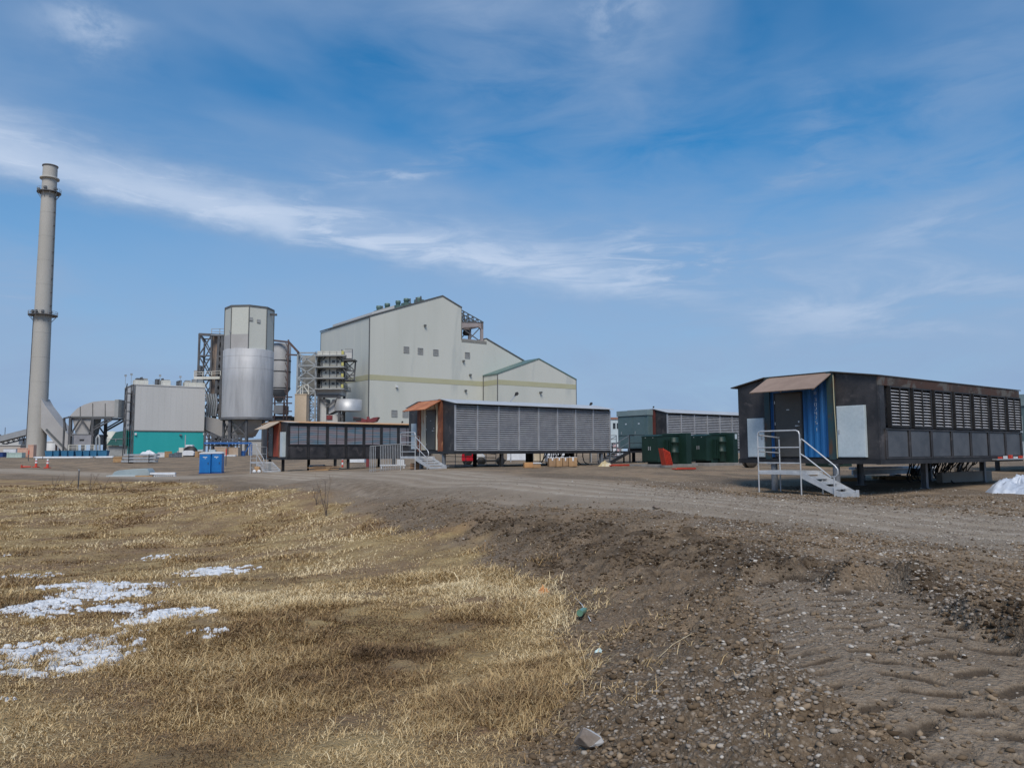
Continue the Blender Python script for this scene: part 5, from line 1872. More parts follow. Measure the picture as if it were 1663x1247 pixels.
    for i in range(6):
        a = i/5
        f.bar((xa+(xb-xa)*a, .4, (top-.6)*(1-a)+zt2*a+.1), (xa+(xb-xa)*a, 9.6, (top-.6)*(1-a)+zt2*a+.1), .22)
    f.build('roof_truss', trim_dark, t)
    MB().lathe([(0, zt-4.4), (1.2, zt-4.4), (1.5, zt-3.6), (1.2, zt-2.4), (0, zt-2.3)], (xa+4.2, 3), 16).build('hoist_drum', dark_frame, t)
    MB().box(xa+.6, xa+4.6, 9.9, 11, za+.5, zt-2).build('penthouse_wall', clad, t)
    # annexe with its own gable, standing forward of the wall
    Pf = 9.7
    G = lambda px, py: face(t, px, py, -Pf)
    e0, pk, e1 = G(808, 607.5), G(875, 583.5), G(935.5, 617)
    n = thing('annexe', 'lower pale gabled annexe with a dark green roof in front of the boiler house', 'building', O+Vector((UX*e0[0]+UY*Pf, UY*e0[0]-UX*Pf, 0)), GRID)
    w = e1[0]-e0[0]
    pkx = pk[0]-e0[0]
    MB().prism([(0, -.5), (0, e0[1]), (pkx, pk[1]), (w, e1[1]), (w, -.5)], 0, Pf-.1, 'y').build('wall', clad, n)
    rr = MB()
    for (a, b) in (((-.25, e0[1]-.1), (pkx, pk[1])), ((pkx, pk[1]), (w+.25, e1[1]-.1))):
        rr.prism([(a[0], a[1]+.02), (b[0], b[1]+.02), (b[0], b[1]+.45), (a[0], a[1]+.45)], -.2, Pf-.11, 'y')
    rr.build('roof', roof_green, n)
    zc0, zc1 = G(935, 631)[1], G(935, 623.5)[1]
    MB().box(0, w, -.06, -.001, zb0, zb1).build('painted_band', band_m, n)
    MB().box(-.06, -.001, -.06, Pf-.2, zb0, zb1).build('painted_band', band_m, n)
    MB().box(-.14, .12, -.14, .12, -.5, e0[1]).build('corner_trim', trim_dark, n)
    MB().box(w-.12, w+.14, -.14, .12, -.5, e1[1]).build('corner_trim', trim_dark, n)
    MB().box(-.2, .0, Pf-.5, Pf-.2, -.5, e0[1]).build('corner_trim', trim_dark, n)
    sm = MB()
    for i in range(1, 5):
        xx = w*i/5
        za = np.interp(xx, [0, pkx, w], [e0[1], pk[1], e1[1]])
        sm.box(xx-.04, xx+.04, -.035, -.002, -.5, zb0-.01).box(xx-.04, xx+.04, -.035, -.002, zb1+.01, za-.3)
    sm.build('cladding_seam', clad, n)
    x, z_ = G(877, 637.5)
    x -= e0[0]
    MB().box(x-.4, x+.4, -1.1, 0, z_-.3, z_+.35).build('wall_lamp', trim_dark, n)
boiler_house()
# ------------------------------------------------------------------ loose things on the site
def hz(px, py0, py1, y):
    """metres covered by photo rows py0..py1 at distance y"""
    return at(px, py0, y).z-at(px, py1, y).z


def wpx(n, y):
    return n/FPX*y


blue_pl = pm('toilet_blue', (.008, .14, .42), (.010, .17, .48), 1.2, .4)
# portable toilets
def toilet(px, y, label):
    P = on(px, y)
    t = thing('portable_toilet', label, 'portable toilet', P, .12, 'portable toilets')
    H = 2.15
    MB().box(-.55, .55, -.55, .55, .10, H-.12).build('cabin', blue_pl, t, .03)
    MB().box(-.58, .58, -.58, .58, 0, .099).build('base', pm('dark_blue', (.01, .06, .22), (.01, .07, .25), 1), t)
    r = MB()
    pr = [(-.6, H-.119), (.6, H-.119), (.58, H-.04), (.35, H+.05), (0, H+.08), (-.35, H+.05), (-.58, H-.04)]
    r.prism(pr, -.6, .6, 'y')
    r.build('roof', white_pl, t)
    d = MB().box(-.42, .42, -.575, -.551, .14, H-.18).build('door', blue_pl, t, .01)
    MB().box(-.20, .22, -.582, -.576, H-.50, H-.42).box(-.02, .10, -.582, -.576, H-.62, H-.55).build('notice', lettering, d)
    MB().box(.30, .36, -.61, -.576, .95, 1.15).build('handle', dark_frame, d)
    v = MB()
    for k in range(5):
        v.box(-.35, .35, -.581, -.576, .3+k*.06, .32+k*.06)
    v.build('vent_ribs', blue_pl, d)
toilet(337, 80, 'left of the pair of blue portable toilets with white roofs')
toilet(355, 80.4, 'right of the pair of blue portable toilets with white roofs')

# blue skips in a row
specs = [(83.5, 12), (95.5, 9.5), (108.5, 10), (119.5, 9), (132, 10.5), (144, 10), (155.5, 11), (170, 16)]
for i, (px, w) in enumerate(specs):
    y = 178+i*.4
    ww = wpx(w, y)
    P = on(px, y)
    names = ['leftmost', 'second', 'third', 'fourth', 'fifth', 'sixth', 'seventh', 'rightmost and widest']
    t = thing('waste_bin', names[i]+' blue waste bin of the row standing before the chimney base', 'bin', P, 0, 'blue waste bins in a row')
    m = MB()
    m.add([(-ww*.42, -.5, .1), (ww*.42, -.5, .1), (ww*.42, .5, .1), (-ww*.42, .5, .1), (-ww*.5, -.62, 1.35), (ww*.5, -.62, 1.35), (ww*.5, .6, 1.35), (-ww*.5, .6, 1.35)], [(3, 2, 1, 0), (4, 5, 6, 7), (0, 1, 5, 4), (1, 2, 6, 5), (2, 3, 7, 6), (3, 0, 4, 7)])
    m.build('body', bin_blue, t)
    MB().box(-ww*.52, ww*.52, -.66, .62, 1.351, 1.43).build('lid', pm('bin_lid', (.03, .16, .26), (.05, .22, .30), 1), t)
    for s_ in (-1, 1):
        MB().box(s_*ww*.36-.06, s_*ww*.36+.06, -.55, -.3, 0, .12).build('wheel', dark_rubber, t)

# pale pipes lying before them
for a, b, yy, lab in ((58, 153, 134, 'long pale pipe lying before the blue bins, left one'), (157, 187, 136, 'shorter pale pipe lying by the right end of the blue bins')):
    A, B = on(a, yy, .2), on(b, yy+1, .2)
    t = thing('pipe', lab, 'pipe', A, 0, 'pale pipes on the ground')
    MB().tube([(0, 0, 0), B-A], .19, 12).build('pipe_barrel', white_pl, t)
    for f in (.02, .98):
        p = (B-A)*f
        MB().tube([p-Vector((.1, 0, 0)), p+Vector((.1, 0, 0))], .23, 12).build('pipe_collar', galv, t)

# bundle of steel sheets on timber bearers, with a wrapped bag on top
def bundle():
    y = 110.0
    P = on(230.5, y)
    t = thing('sheet_bundle', 'strapped bundle of galvanised steel sections stacked on dark bearers', 'steel bundle', P, .05)
    w = wpx(55, y)
    z = 0
    for k in range(3):
        MB().box(-w/2+.15*k, w/2-.1*(2-k), -.6, .6, z+.14, z+.42).box(-w/2+.15*k, w/2, -.65, -.601, z+.16, z+.24).build('steel_layer', galv, t)
        MB().box(-w*.3, -w*.3+.15, -.7, .7, z, z+.139).box(w*.28, w*.28+.15, -.7, .7, z, z+.139).build('bearer', dark_frame, t)
        z += .43
    MB().box(-w*.3+.02, -w*.3+.10, -.66, -.651, 0, z).box(w*.28+.02, w*.28+.1, -.66, -.651, 0, z).build('strap', dark_frame, t)
bundle()


def heap(name, label, cat, P, rx, ry, h, mat, seed=3, rough=.25, kind=None, nn=34, rz=0.0):
    """crumpled sheet or soft heap"""
    a = np.linspace(0, 2*np.pi, nn, endpoint=False)
    rr = np.linspace(0, 1, 14)
    A, R = np.meshgrid(a, rr)
    x, y = R*np.cos(A), R*np.sin(A)
    edge = 1+.28*(fbm(np.cos(A)*1.5+9, np.sin(A)*1.5+9, .8, 3, seed)-.5)*2
    z = (1-R**2.2)*(.2+1.5*fbm(x+7, y+7, .55, 4, seed+1, .6))+(np.abs(fbm(x+3, y+3, .3, 4, seed+2)-.5))*-rough*3*(1-R**4)
    X_, Y_, Z_ = x*rx*edge, y*ry*edge, np.maximum(z, 0)*h
    co = np.stack([X_, Y_, Z_], -1).reshape(-1, 3)
    co[:nn] = co[0]
    co[-nn:, 2] = -.04
    me_, _ = grid_mesh(name, co, 14, nn, True)
    me_.flip_normals()
    for p in me_.polygons:
        p.use_smooth = rough < .4
    me_.materials.append(mat)
    o = bpy.data.objects.new(name, me_)
    COL.objects.link(o)
    o.location = P
    o.rotation_euler = (0, 0, rz)
    return tag(o, label, cat, kind=kind)


heap('wrapped_bag', 'crumpled whitish bag lying on top of the strapped steel bundle', 'bag', on(243, 110, 1.27), 1.1, .5, .5, white_pl, 11)
tarp_m = pm('plastic_film', (.42, .47, .55), (.60, .64, .70), 2.0, .35, 0, .03, bscale=5, rvar=.2)
heap('plastic_sheeting', 'big crumpled heap of translucent white plastic sheeting under the unit', 'plastic sheet', on(1652, 24.2), 1.25, .75, .60, tarp_m, 23, .39, nn=90, rz=.3)
heap('plastic_sheeting', 'low trailing end of white plastic sheeting cut by the frame edge', 'plastic sheet', on(1690, 23.6), 1.0, .5, .35, tarp_m, 29, .38, nn=50)

# rolled grey sheets and white gutters
def rolls():
    y = 70.0
    A = on(184, y)
    t = thing('sheet_pile', 'pile of pale grey sheets rolled on the ground beside the road', 'sheet pile', A, .04)
    w = wpx(60, y)
    gp_ = pm('grey_blue_sheet', (.27, .33, .35), (.33, .39, .40), .6, .5, .1, .02, (1, 1, 1))
    MB().prism([(0, 0), (.25, .42), (.6, .55), (w*.55, .66), (w*.93, .72), (w*.98, .5), (w*1.02, .2), (w, .05)], 0, 1.3, 'y').build('sheet_roll', gp_, t, .03)
    MB().box(-.2, w*.7, -.5, .5, .0, .12).build('flat_sheets', pm('pale_sheet', (.40, .45, .46), (.46, .50, .50), 1, .5), t)
    MB().box(w*.7, w+.6, -.5, -.3, .0, .1).build('plank', wood, t)
    B = on(245, 69)
    q = thing('gutter_sections', 'white slotted gutter sections lying right of the grey sheet pile', 'gutter', B, .05)
    L = wpx(42, 69)
    MB().box(0, L*.95, .2, .45, .18, .36).build('gutter', white_pl, q)
    MB().box(L*.2, L, -.1, .15, .0, .12).build('gutter', white_pl, q)
    s = MB()
    for k in range(9):
        s.box(L*.25+k*L*.08, L*.25+k*L*.08+.09, -.112, -.101, .02, .10)
    s.build('slots', dark_frame, q)
rolls()

# delineator posts
for px, y, lab in ((62, 99, 'left orange delineator post with a white collar by the ditch'), (80.5, 97, 'right orange delineator post with a white collar by the ditch')):
    P = on(px, y)
    t = thing('delineator_post', lab, 'traffic post', P, 0, 'orange delineator posts')
    MB().lathe([(.16, .12), (.13, .5), (.09, 1.05), (.06, 1.1), (0, 1.11)], n=14).build('post', orange_mat, t)
    MB().lathe([(.135, .55), (.12, .75), (.115, .76)], n=14).lathe([(.105, .9), (.10, 1.12), (0, 1.13)], n=14).build('collar', white_pl, t)
    MB().box(-.3, .3, -.3, .3, 0, .12).build('base', orange_mat, t, .02)
P = on(47, 98, .12)
t = thing('fallen_delineator', 'orange delineator fallen flat on the dirt left of the two posts', 'traffic post', P, .3)
MB().tube([(-.5, 0, 0), (.5, 0, .02)], .12, 10, r2=.07).build('post', orange_mat, t)
MB().box(-.6, -.5, -.25, .25, -.12, .25).build('base', orange_mat, t)

# survey stakes and marker posts
for px, y, py0, m, w, lab in ((49, 120, 731, orange_mat, .09, 'thin orange topped stake before the chimney foot'), (368.5, 96, 729, orange_mat, .10, 'tall orange stake right of the portable toilets'),
                              (131.5, 49, 762, steel_d, .055, 'dark marker post at the far edge of the straw field'), (410, 62, 738, steel_d, .03, 'thin metal stake left of the small grey stair'),
                              (786, 15.4, 878, wood, .012, 'thin weathered stick standing in the muddy bank'), (72, 130, 741, steel_d, .08, 'short dark stake left of the blue bins')):
    P = on(px, y)
    h = at(px, py0, y).z-P.z
    t = thing('marker_stake', lab, 'stake', P)
    MB().bar((0, 0, -.1), (.02, 0, h), w).build('shaft', steel_d if m is orange_mat else m, t)
    MB().bar((.018, 0, h*.62 if m is orange_mat else h*.93), (.02, 0, h+.01), w*1.25).build('tip', m if m is orange_mat else galv, t)


# crates, cabinets and boxes
def crate(name, label, cat, px, y, w, d, h, m, rz=0.1, group=None, slats=0, lid=None, dz=0.0):
    P = on(px, y, dz)
    t = thing(name, label, cat, P, rz, group)
    MB().box(-w/2, w/2, -d/2, d/2, 0.02, h).build('body', m, t, min(.02, h*.05))
    if slats:
        s = MB()
        for k in range(slats):
            x = -w/2+(k+.5)*w/slats
            s.box(x-w/slats*.12, x+w/slats*.12, -d/2-.03, -d/2-.001, .02, h)
        s.box(-w/2-.01, w/2+.01, -d/2-.06, -d/2-.031, .05, .16).box(-w/2-.01, w/2+.01, -d/2-.06, -d/2-.031, h-.14, h-.02)
        s.build('battens', m, t)
    if lid is not None:
        MB().box(-w/2-.03, w/2+.03, -d/2-.03, d/2+.03, h+.001, h+.05).build('lid', lid, t)
    return t


crate('wooden_crate', 'tan wooden crate left of the strapped steel bundle', 'crate', 195, 113, 1.2, .8, .8, wood, .1, 'wooden crates', 4)
crate('wooden_crate', 'large slatted wooden crate under a white lid, below the silo', 'crate', 362, 175, 2.7, 2, 2.1, pm('weathered_wood', (.40, .30, .22), (.48, .38, .29), .6, .85), 0, 'wooden crates', 6, white_pl)
crate('wooden_crate', 'large slatted wooden crate without lid, right of the lidded one', 'crate', 382.5, 176, 2.2, 2, 2.0, MATS['weathered_wood'], 0, 'wooden crates', 5)
crate('electrical_cabinet', 'white cabinet standing at the right corner of the teal wall', 'cabinet', 328, 178, 1.2, 1, 1.5, white_box, 0, 'white cabinets', 0, galv)
crate('electrical_cabinet', 'white cabinet standing against the lidded wooden crate', 'cabinet', 347, 174, 1.5, 1, 1.5, white_box, 0, 'white cabinets', 0, galv)
crate('blue_drum_box', 'small blue box behind the silo leg, right of the wooden crates', 'box', 395, 178, 1.1, 1, 1.2, blue_st, 0, None, 3)
crate('pipe_trough', 'long low white trough lying below the wooden crates', 'trough', 362, 160, 5.8, .6, .38, white_pl, 0, None, 8)
crate('salmon_crate', 'salmon coloured crate stack at the foot of the chimney, left one', 'crate', 42, 150, 2.0, 1.2, 1.9, pm('salmon', (.55, .33, .25), (.60, .39, .30), .6, .8), 0, 'salmon crates', 3)
crate('salmon_crate', 'taller salmon coloured crate at the foot of the chimney, right one', 'crate', 54.5, 150, 1.1, 1.0, 2.5, MATS['salmon'], 0, 'salmon crates', 2)
crate('mint_crate', 'long pale mint crate lying left of the salmon crates', 'crate', 29, 148, 2.9, 1.2, 1.0, pm('mint', (.35, .46, .42), (.42, .52, .48), .6, .7), 0, None, 5)
crate('site_container', 'low white site cabin left of the chimney', 'site cabin', 23, 175, 2.8, 2.2, 1.8, white_pl, 0, None, 0, galv)
crate('blue_container', 'dark blue container cut by the left frame edge', 'container', 4, 172, 2.2, 2, 1.1, pm('navy', (.015, .045, .16), (.02, .06, .2), .5), 0, None, 6)
crate('white_container', 'white cabin seen between the posts under the shuttered unit', 'site cabin', 582.5, 92, 1.8, 1.8, 1.25, white_pl, 0, None, 0, galv)
crate('white_container', 'white trailer with dark openings behind the posts of the louvered unit', 'site cabin', 842, 76, 2.3, 1.8, 1.1, white_pl, 0, None, 2, galv)
crate('wooden_crate', 'pale upright plank crate behind the legs of the louvered unit', 'crate', 874.5, 62, .95, .8, .85, pm('bleached_wood', (.48, .40, .28), (.56, .48, .36), 2), .1, 'wooden crates', 6)
crate('wooden_crate', 'dark wooden box under the landing of the louvered unit stair', 'crate', 674, 40.5, .46, .4, .34, pm('brown_wood', (.22, .13, .075), (.28, .17, .10), 3), .1, 'wooden crates', 3)
crate('white_pallet_stack', 'stack of pale panels beneath the louvered unit', 'panel stack', 905, 58, 1.8, 1, .6, white_pl, .2, None, 3)
crate('cardboard_box', 'orange brown cardboard box with flat lid on the dirt, left of the carton row', 'cardboard box', 857, 38.6, .44, .4, .27, pm('orange_card', (.50, .27, .11), (.42, .22, .09), 3), .15, 'cardboard boxes')
crate('cardboard_box', 'cardboard box with white top beside the orange brown one', 'cardboard box', 870, 38.9, .40, .4, .22, cardboard, .15, 'cardboard boxes', 0, white_pl)
crate('cardboard_flat', 'flattened cardboard sheet under the orange brown box', 'cardboard', 863, 38.1, .95, .5, .03, cardboard, .15)
for k, (px, w, h, lab) in enumerate(((895, .36, .46, 'leftmost'), (906, .33, .48, 'second'), (916, .30, .47, 'third'), (928, .46, .50, 'rightmost and widest'))):
    c = crate('cardboard_carton', lab+' brown carton of the row under the louvered unit', 'carton', px, 40.8+.1*k, w, .5, h, cardboard if k % 2 else pm('brown_card', (.35, .22, .12), (.28, .17, .09), 3), GRID*.2, 'brown cartons in a row')
    MB().box(-w*.1, w*.1, -.262, -.256, h-.12-.02*k, h+.001).box(-w/2, w/2, -.25, .25, h+.002, h+.02).build('tape', white_pl, c)
heap('torn_carton', 'torn yellowish carton with crumpled paper inside, by the last leg of the louvered unit', 'cardboard box', on(982, 42.5), .42, .30, .28, pm('yellow_card', (.46, .36, .18), (.60, .55, .42), 4), 37, .5, nn=24)
for k, (px, py, w, m) in enumerate(((259, 742, 1.2, 'galv'), (266, 741, 1.6, 'white'), (275, 741, 1.3, 'wood'), (283, 740, 1.4, 'dark'), (291, 740, 1.1, 'dark'), (326, 741, 1.5, 'wood'), (234, 748, .9, 'wood'))):
    mm = {'galv': galv, 'white': white_pl, 'wood': cardboard, 'dark': pile_grey}[m]
    crate('stacked_material', ['grey metal box just right of the steel bundle', 'white wrapped parcel near the teal wall', 'brown parcel near the teal wall', 'grey box left of the machine at the teal wall', 'dark grey box touching the machine at the teal wall', 'brown parcel behind the portable toilets', 'low wooden skid behind the steel bundle'][k], 'parcel', px, 150-k, w, .9, .75+.2*(k % 3), mm, .2*k, 'parcels before the teal wall', 2)


def compact_machine():
    P = on(308, 165)
    t = thing('compact_machine', 'pale machine with big black tyre arch in front of the teal wall', 'machine', P)
    m = MB()
    m.lathe([(0, -.45), (1.35, -.45), (1.35, .45), (0, .45)], n=24)
    o = m.build('tyre', dark_rubber, t)
    o.rotation_euler = (math.pi/2, 0, 0)
    o.location = (.4, 0, .9)
    MB().prism([(-.7, .2), (-.9, 1.0), (-.4, 1.3), (1.1, 1.3), (1.6, .9), (1.5, .2)], -1.2, -.5, 'y').build('white_body', white_pl, t, .05)
    MB().box(-1.9, -.9, -.6, .4, .0, 1.9).build('engine_cover', cream, t, .05)
    MB().box(-.6, .9, -.4, .6, 2.0, 2.5).build('hood', white_pl, t, .05)
    MB().bar((-.8, 0, 1.5), (-.8, 0, 4.6), .16).build('mast', galv, t)
    MB().box(-2.2, -1.91, -.7, .5, .4, 1.2).build('bumper', galv, t)
compact_machine()

# timber and a blue box under the shuttered unit
P = on(517.5, 55.5)
t = thing('blue_tool_box', 'open blue metal box lying under the shuttered unit', 'box', P, .1)
w = wpx(25, 55.5)
MB().prism([(-w/2, 0), (w*.42, 0), (w/2, .22), (w*.40, .40), (-w/2, .38)], -.3, .3, 'y').build('body', pm('sky_blue', (.05, .22, .36), (.07, .27, .42), 2), t)
MB().box(-w/2-.02, w*.42, -.33, -.301, .0, .04).box(-w/2-.02, -w/2+.04, -.33, -.301, .04, .38).box(-w/2+.04, w*.38, -.33, -.301, .34, .38).build('edge_frame', galv, t)
P = on(520, 53)
t = thing('timber_pile', 'loose pile of orange brown planks lying before the shuttered unit', 'timber pile', P, 0)
rr = random.Random(4)
for k in range(7):
    a = rr.uniform(-.12, .18)
    L = rr.uniform(.6, 1.2)
    x, y = rr.uniform(-.3, .5), rr.uniform(-.4, .4)
    z = .03+.045*k
    MB().bar((x-L*math.cos(a), y-L*math.sin(a)*.5, z), (x+L*math.cos(a), y+L*math.sin(a)*.5, z+.03), .14, .04).build('plank', wood if k < 5 else pm('dark_timber', (.09, .06, .045), (.14, .09, .06), 3), t)
heap('green_tarp', 'flat blue green tarpaulin on the dirt left of the plank pile', 'tarpaulin', on(488, 55), .85, .5, .06, pm('tarp_green', (.20, .32, .30), (.26, .38, .36), 2), 41, .2)
heap('dark_scrap', 'small dark heap of scrap right of the plank pile', 'scrap heap', on(546, 54), .55, .4, .22, dark_rubber, 43, .6)
P = on(557, 80)
t = thing('striped_post', 'red and white striped post seen under the shuttered unit', 'post', P)
for k in range(6):
    MB().lathe([(.09, k*.25), (.09, k*.25+.25)], n=10).disc(.09, k*.25+.25, n=10).build('band', (orange_mat, white_pl)[k % 2], t)

# steel picket panels standing before the shuttered unit
def pickets():
    A, B = on(601.5, 45.5), on(653.5, 46.5)
    t = thing('fence_panel', 'grey steel picket panel standing in front of the shuttered unit', 'fence panel', A)
    d = B-A
    h = at(620, 724.5, 46).z-A.z
    MB().bar((0, 0, h), d+Vector((0, 0, h)), .05, .05).build('top_rail', galv, t)
    m = MB()
    n = 19
    for k in range(n+1):
        p = d*(k/n)
        if k in (4, 5):
            continue
        m.bar(p+Vector((0, 0, .0)), p+Vector((0, 0, h)), .028)
    m.build('pickets', galv, t)
    MB().bar((0, 0, .12), d+Vector((0, 0, .12)), .035).build('bottom_rail', galv, t)
    P = on(640, 48.5)
    q = thing('white_trestle', 'low white bench frame behind the steel picket panel', 'bench', P)
    MB().box(-.85, .75, -.15, .15, .22, .30).build('top', white_pl, q)
    for x in (-.75, .65):
        MB().box(x-.03, x+.03, -.12, .12, 0, .22).build('leg', white_pl, q)
    MB().box(.2, .65, -.12, .12, .301, .62).build('white_box', white_pl, q)
pickets()

# aluminium ramp railing beside the stair of the louvered unit
def ramp():
    A, B = on(722, 43.0), on(805, 45.5)
    t = thing('access_ramp', 'long low aluminium ramp with three rail handrails under the louvered unit', 'ramp', A)
    d = B-A
    MB().bar((0, 0, .10), d+Vector((0, 0, .05)), .9, .05).build('ramp_deck', alu, t)
    m = MB()
    for k in range(6):
        p = d*(k/5)
        hh = .95-.25*k/5
        m.bar(p, p+Vector((0, 0, hh)), .04)
    for f in (1.0, .68, .36, .14):
        m.bar((0, -.02, .93*f), d+Vector((0, 0, .68*f)), .035)
    m.build('handrail', alu, t)
ramp()


def truck():
    Y = 50.0
    P = on(766, Y)
    t = thing('red_truck', 'red cabbed truck parked behind the louvered unit, seen between its posts', 'truck', P)
    red = pm('truck_red', (.42, .010, .025), (.46, .015, .03), 1, .3)
    MB().prism([(-1.0, .45), (-1.0, 1.0), (-.85, 1.45), (.25, 1.5), (.3, .45)], -1, 1, 'y').build('cab', red, t, .05)
    MB().prism([(-.72, 1.0), (-.66, 1.33), (.05, 1.36), (.05, 1.0)], -1.03, -1.005, 'y').build('window', dark_rubber, t)
    MB().prism([(.32, .55), (.32, 1.45), (.9, 1.35), (1.35, .95), (1.35, .55)], -.95, .95, 'y').build('white_load', white_pl, t, .04)
    MB().box(.3, 3.6, -.9, .9, .42, .54).build('bed', dark_frame, t)
    for x in (-.45, 1.0, 3.0):
        for y in (-.85, .85):
            w_ = MB().lathe([(0, -.13), (.40, -.13), (.44, -.08), (.44, .08), (.40, .13), (0, .13)], n=22).build('wheel', dark_rubber, t)
            w_.rotation_euler = (math.pi/2, 0, 0)
            w_.location = (x, y, .44)
            MB().lathe([(0, -.14), (.2, -.135), (.22, -.10)], n=16).build('rim', galv, w_)
truck()
bpy.data.objects['red_truck'].scale = (.62, .62, .62)

# white cabin between the two louvered units
P = on(1001, 95)
t = thing('white_house', 'small white building with two dark slit windows between the two louvered units', 'building', P, .0)
w = wpx(20, 95)
zt = at(1000, 681, 95).z-P.z
MB().box(-w/2, w/2, 0, 4, -.2, zt).build('wall', white_box, t)
MB().box(-w/2-.1, w/2+.1, -.1, 4.1, zt+.001, zt+.25).build('roof', pm('brown_trim', (.25, .12, .09), (.28, .15, .11)), t)
for px in (997, 1003.3):
    a = (px-1001)/FPX*95
    zz = at(px, 691.5, 95).z-P.z
    f = MB().box(a-.16, a+.16, -.03, -.001, zz-.35, zz+.35).build('window', dark_frame, t)
    MB().box(a-.11, a+.11, -.04, -.031, zz-.28, zz+.28).build('pane', pm('dark_glass', (.02, .03, .04), (.03, .04, .05), 1, .1), f)
crate('parts_rack', 'rack of small white and pink boxes behind the dark platform', 'rack', 1000, 80, .95, .6, 1.6, dark_frame, 0, None, 0)
P = on(1000, 79.6)
t = bpy.data.objects['parts_rack']
for i in range(3):
    for j in range(2):
        MB().box(-.40+j*.42, -.05+j*.42, -.36, -.301, .25+i*.45, .58+i*.45).build('rack_box', white_pl if (i+j) % 2 else pm('pinkish', (.5, .35, .36), (.55, .42, .42)), t)

# floodlights
def flood(px0, py0, px1, py1, y, label, w=.12):
    k_ = w/.12
    A, B = at(px0, py0, y), at(px1, py1, y)
    G_ = gp(px0, y)
    t = thing('floodlight', label, 'floodlight', G_)
    MB().bar((0, 0, -.05), A-G_, w*.8).bar(A-G_, B-G_, w).build('mast', galv, t)
    q = B-G_
    MB().prism([(q.x-.16*k_, q.z-.14*k_), (q.x+.10*k_, q.z-.10*k_), (q.x+.20*k_, q.z+.04*k_), (q.x+.12*k_, q.z+.18*k_), (q.x-.08*k_, q.z+.14*k_)], q.y-.14*k_, q.y+.14*k_, 'y').build('lamp_head', dark_frame, t, .03)
flood(829, 652, 838.5, 640, 62, 'floodlight on a slanting arm showing above the louvered unit roof')
flood(959, 668, 959.5, 656, 52, 'small floodlight rising behind the right end of the louvered unit roof', .08)
flood(1061, 668, 1061.2, 661, 56, 'tiny round lamp above the rust red post of the cabinet unit', .05)
flood(653, 688, 653.2, 685.5, 61, 'tiny lamp above the right end of the tan roof', .06)

# maroon machine buckets showing over the tan roof
P = gp(596, 72)
t = thing('loader_bucket', 'pair of maroon loader buckets raised behind the tan roof of the shuttered unit', 'machine', P)
z0, z1 = at(596, 685.5, 72).z-P.z, at(596, 677.5, 72).z-P.z
for s_, x0, x1 in ((1, -1.25, .10), (-1, .15, 1.12)):
    a, b = (x0, x1) if s_ > 0 else (x1, x0)
    MB().prism([(a, z1), (a+(b-a)*.25, z0+.05), (a+(b-a)*.75, z0-.05), (b, z0+.0), (b-(b-a)*.1, z0+.25), (a+(b-a)*.45, z1-.05)], -.5, .6, 'y').build('bucket', maroon, t)
MB().box(-1.2, -.45, -.52, -.501, z0+.1, z1-.06).build('bucket_opening', dark_frame, t)
MB().bar((.1, 0, -.05), (.1, 0, z0+.5), .25).build('arm', maroon, t)

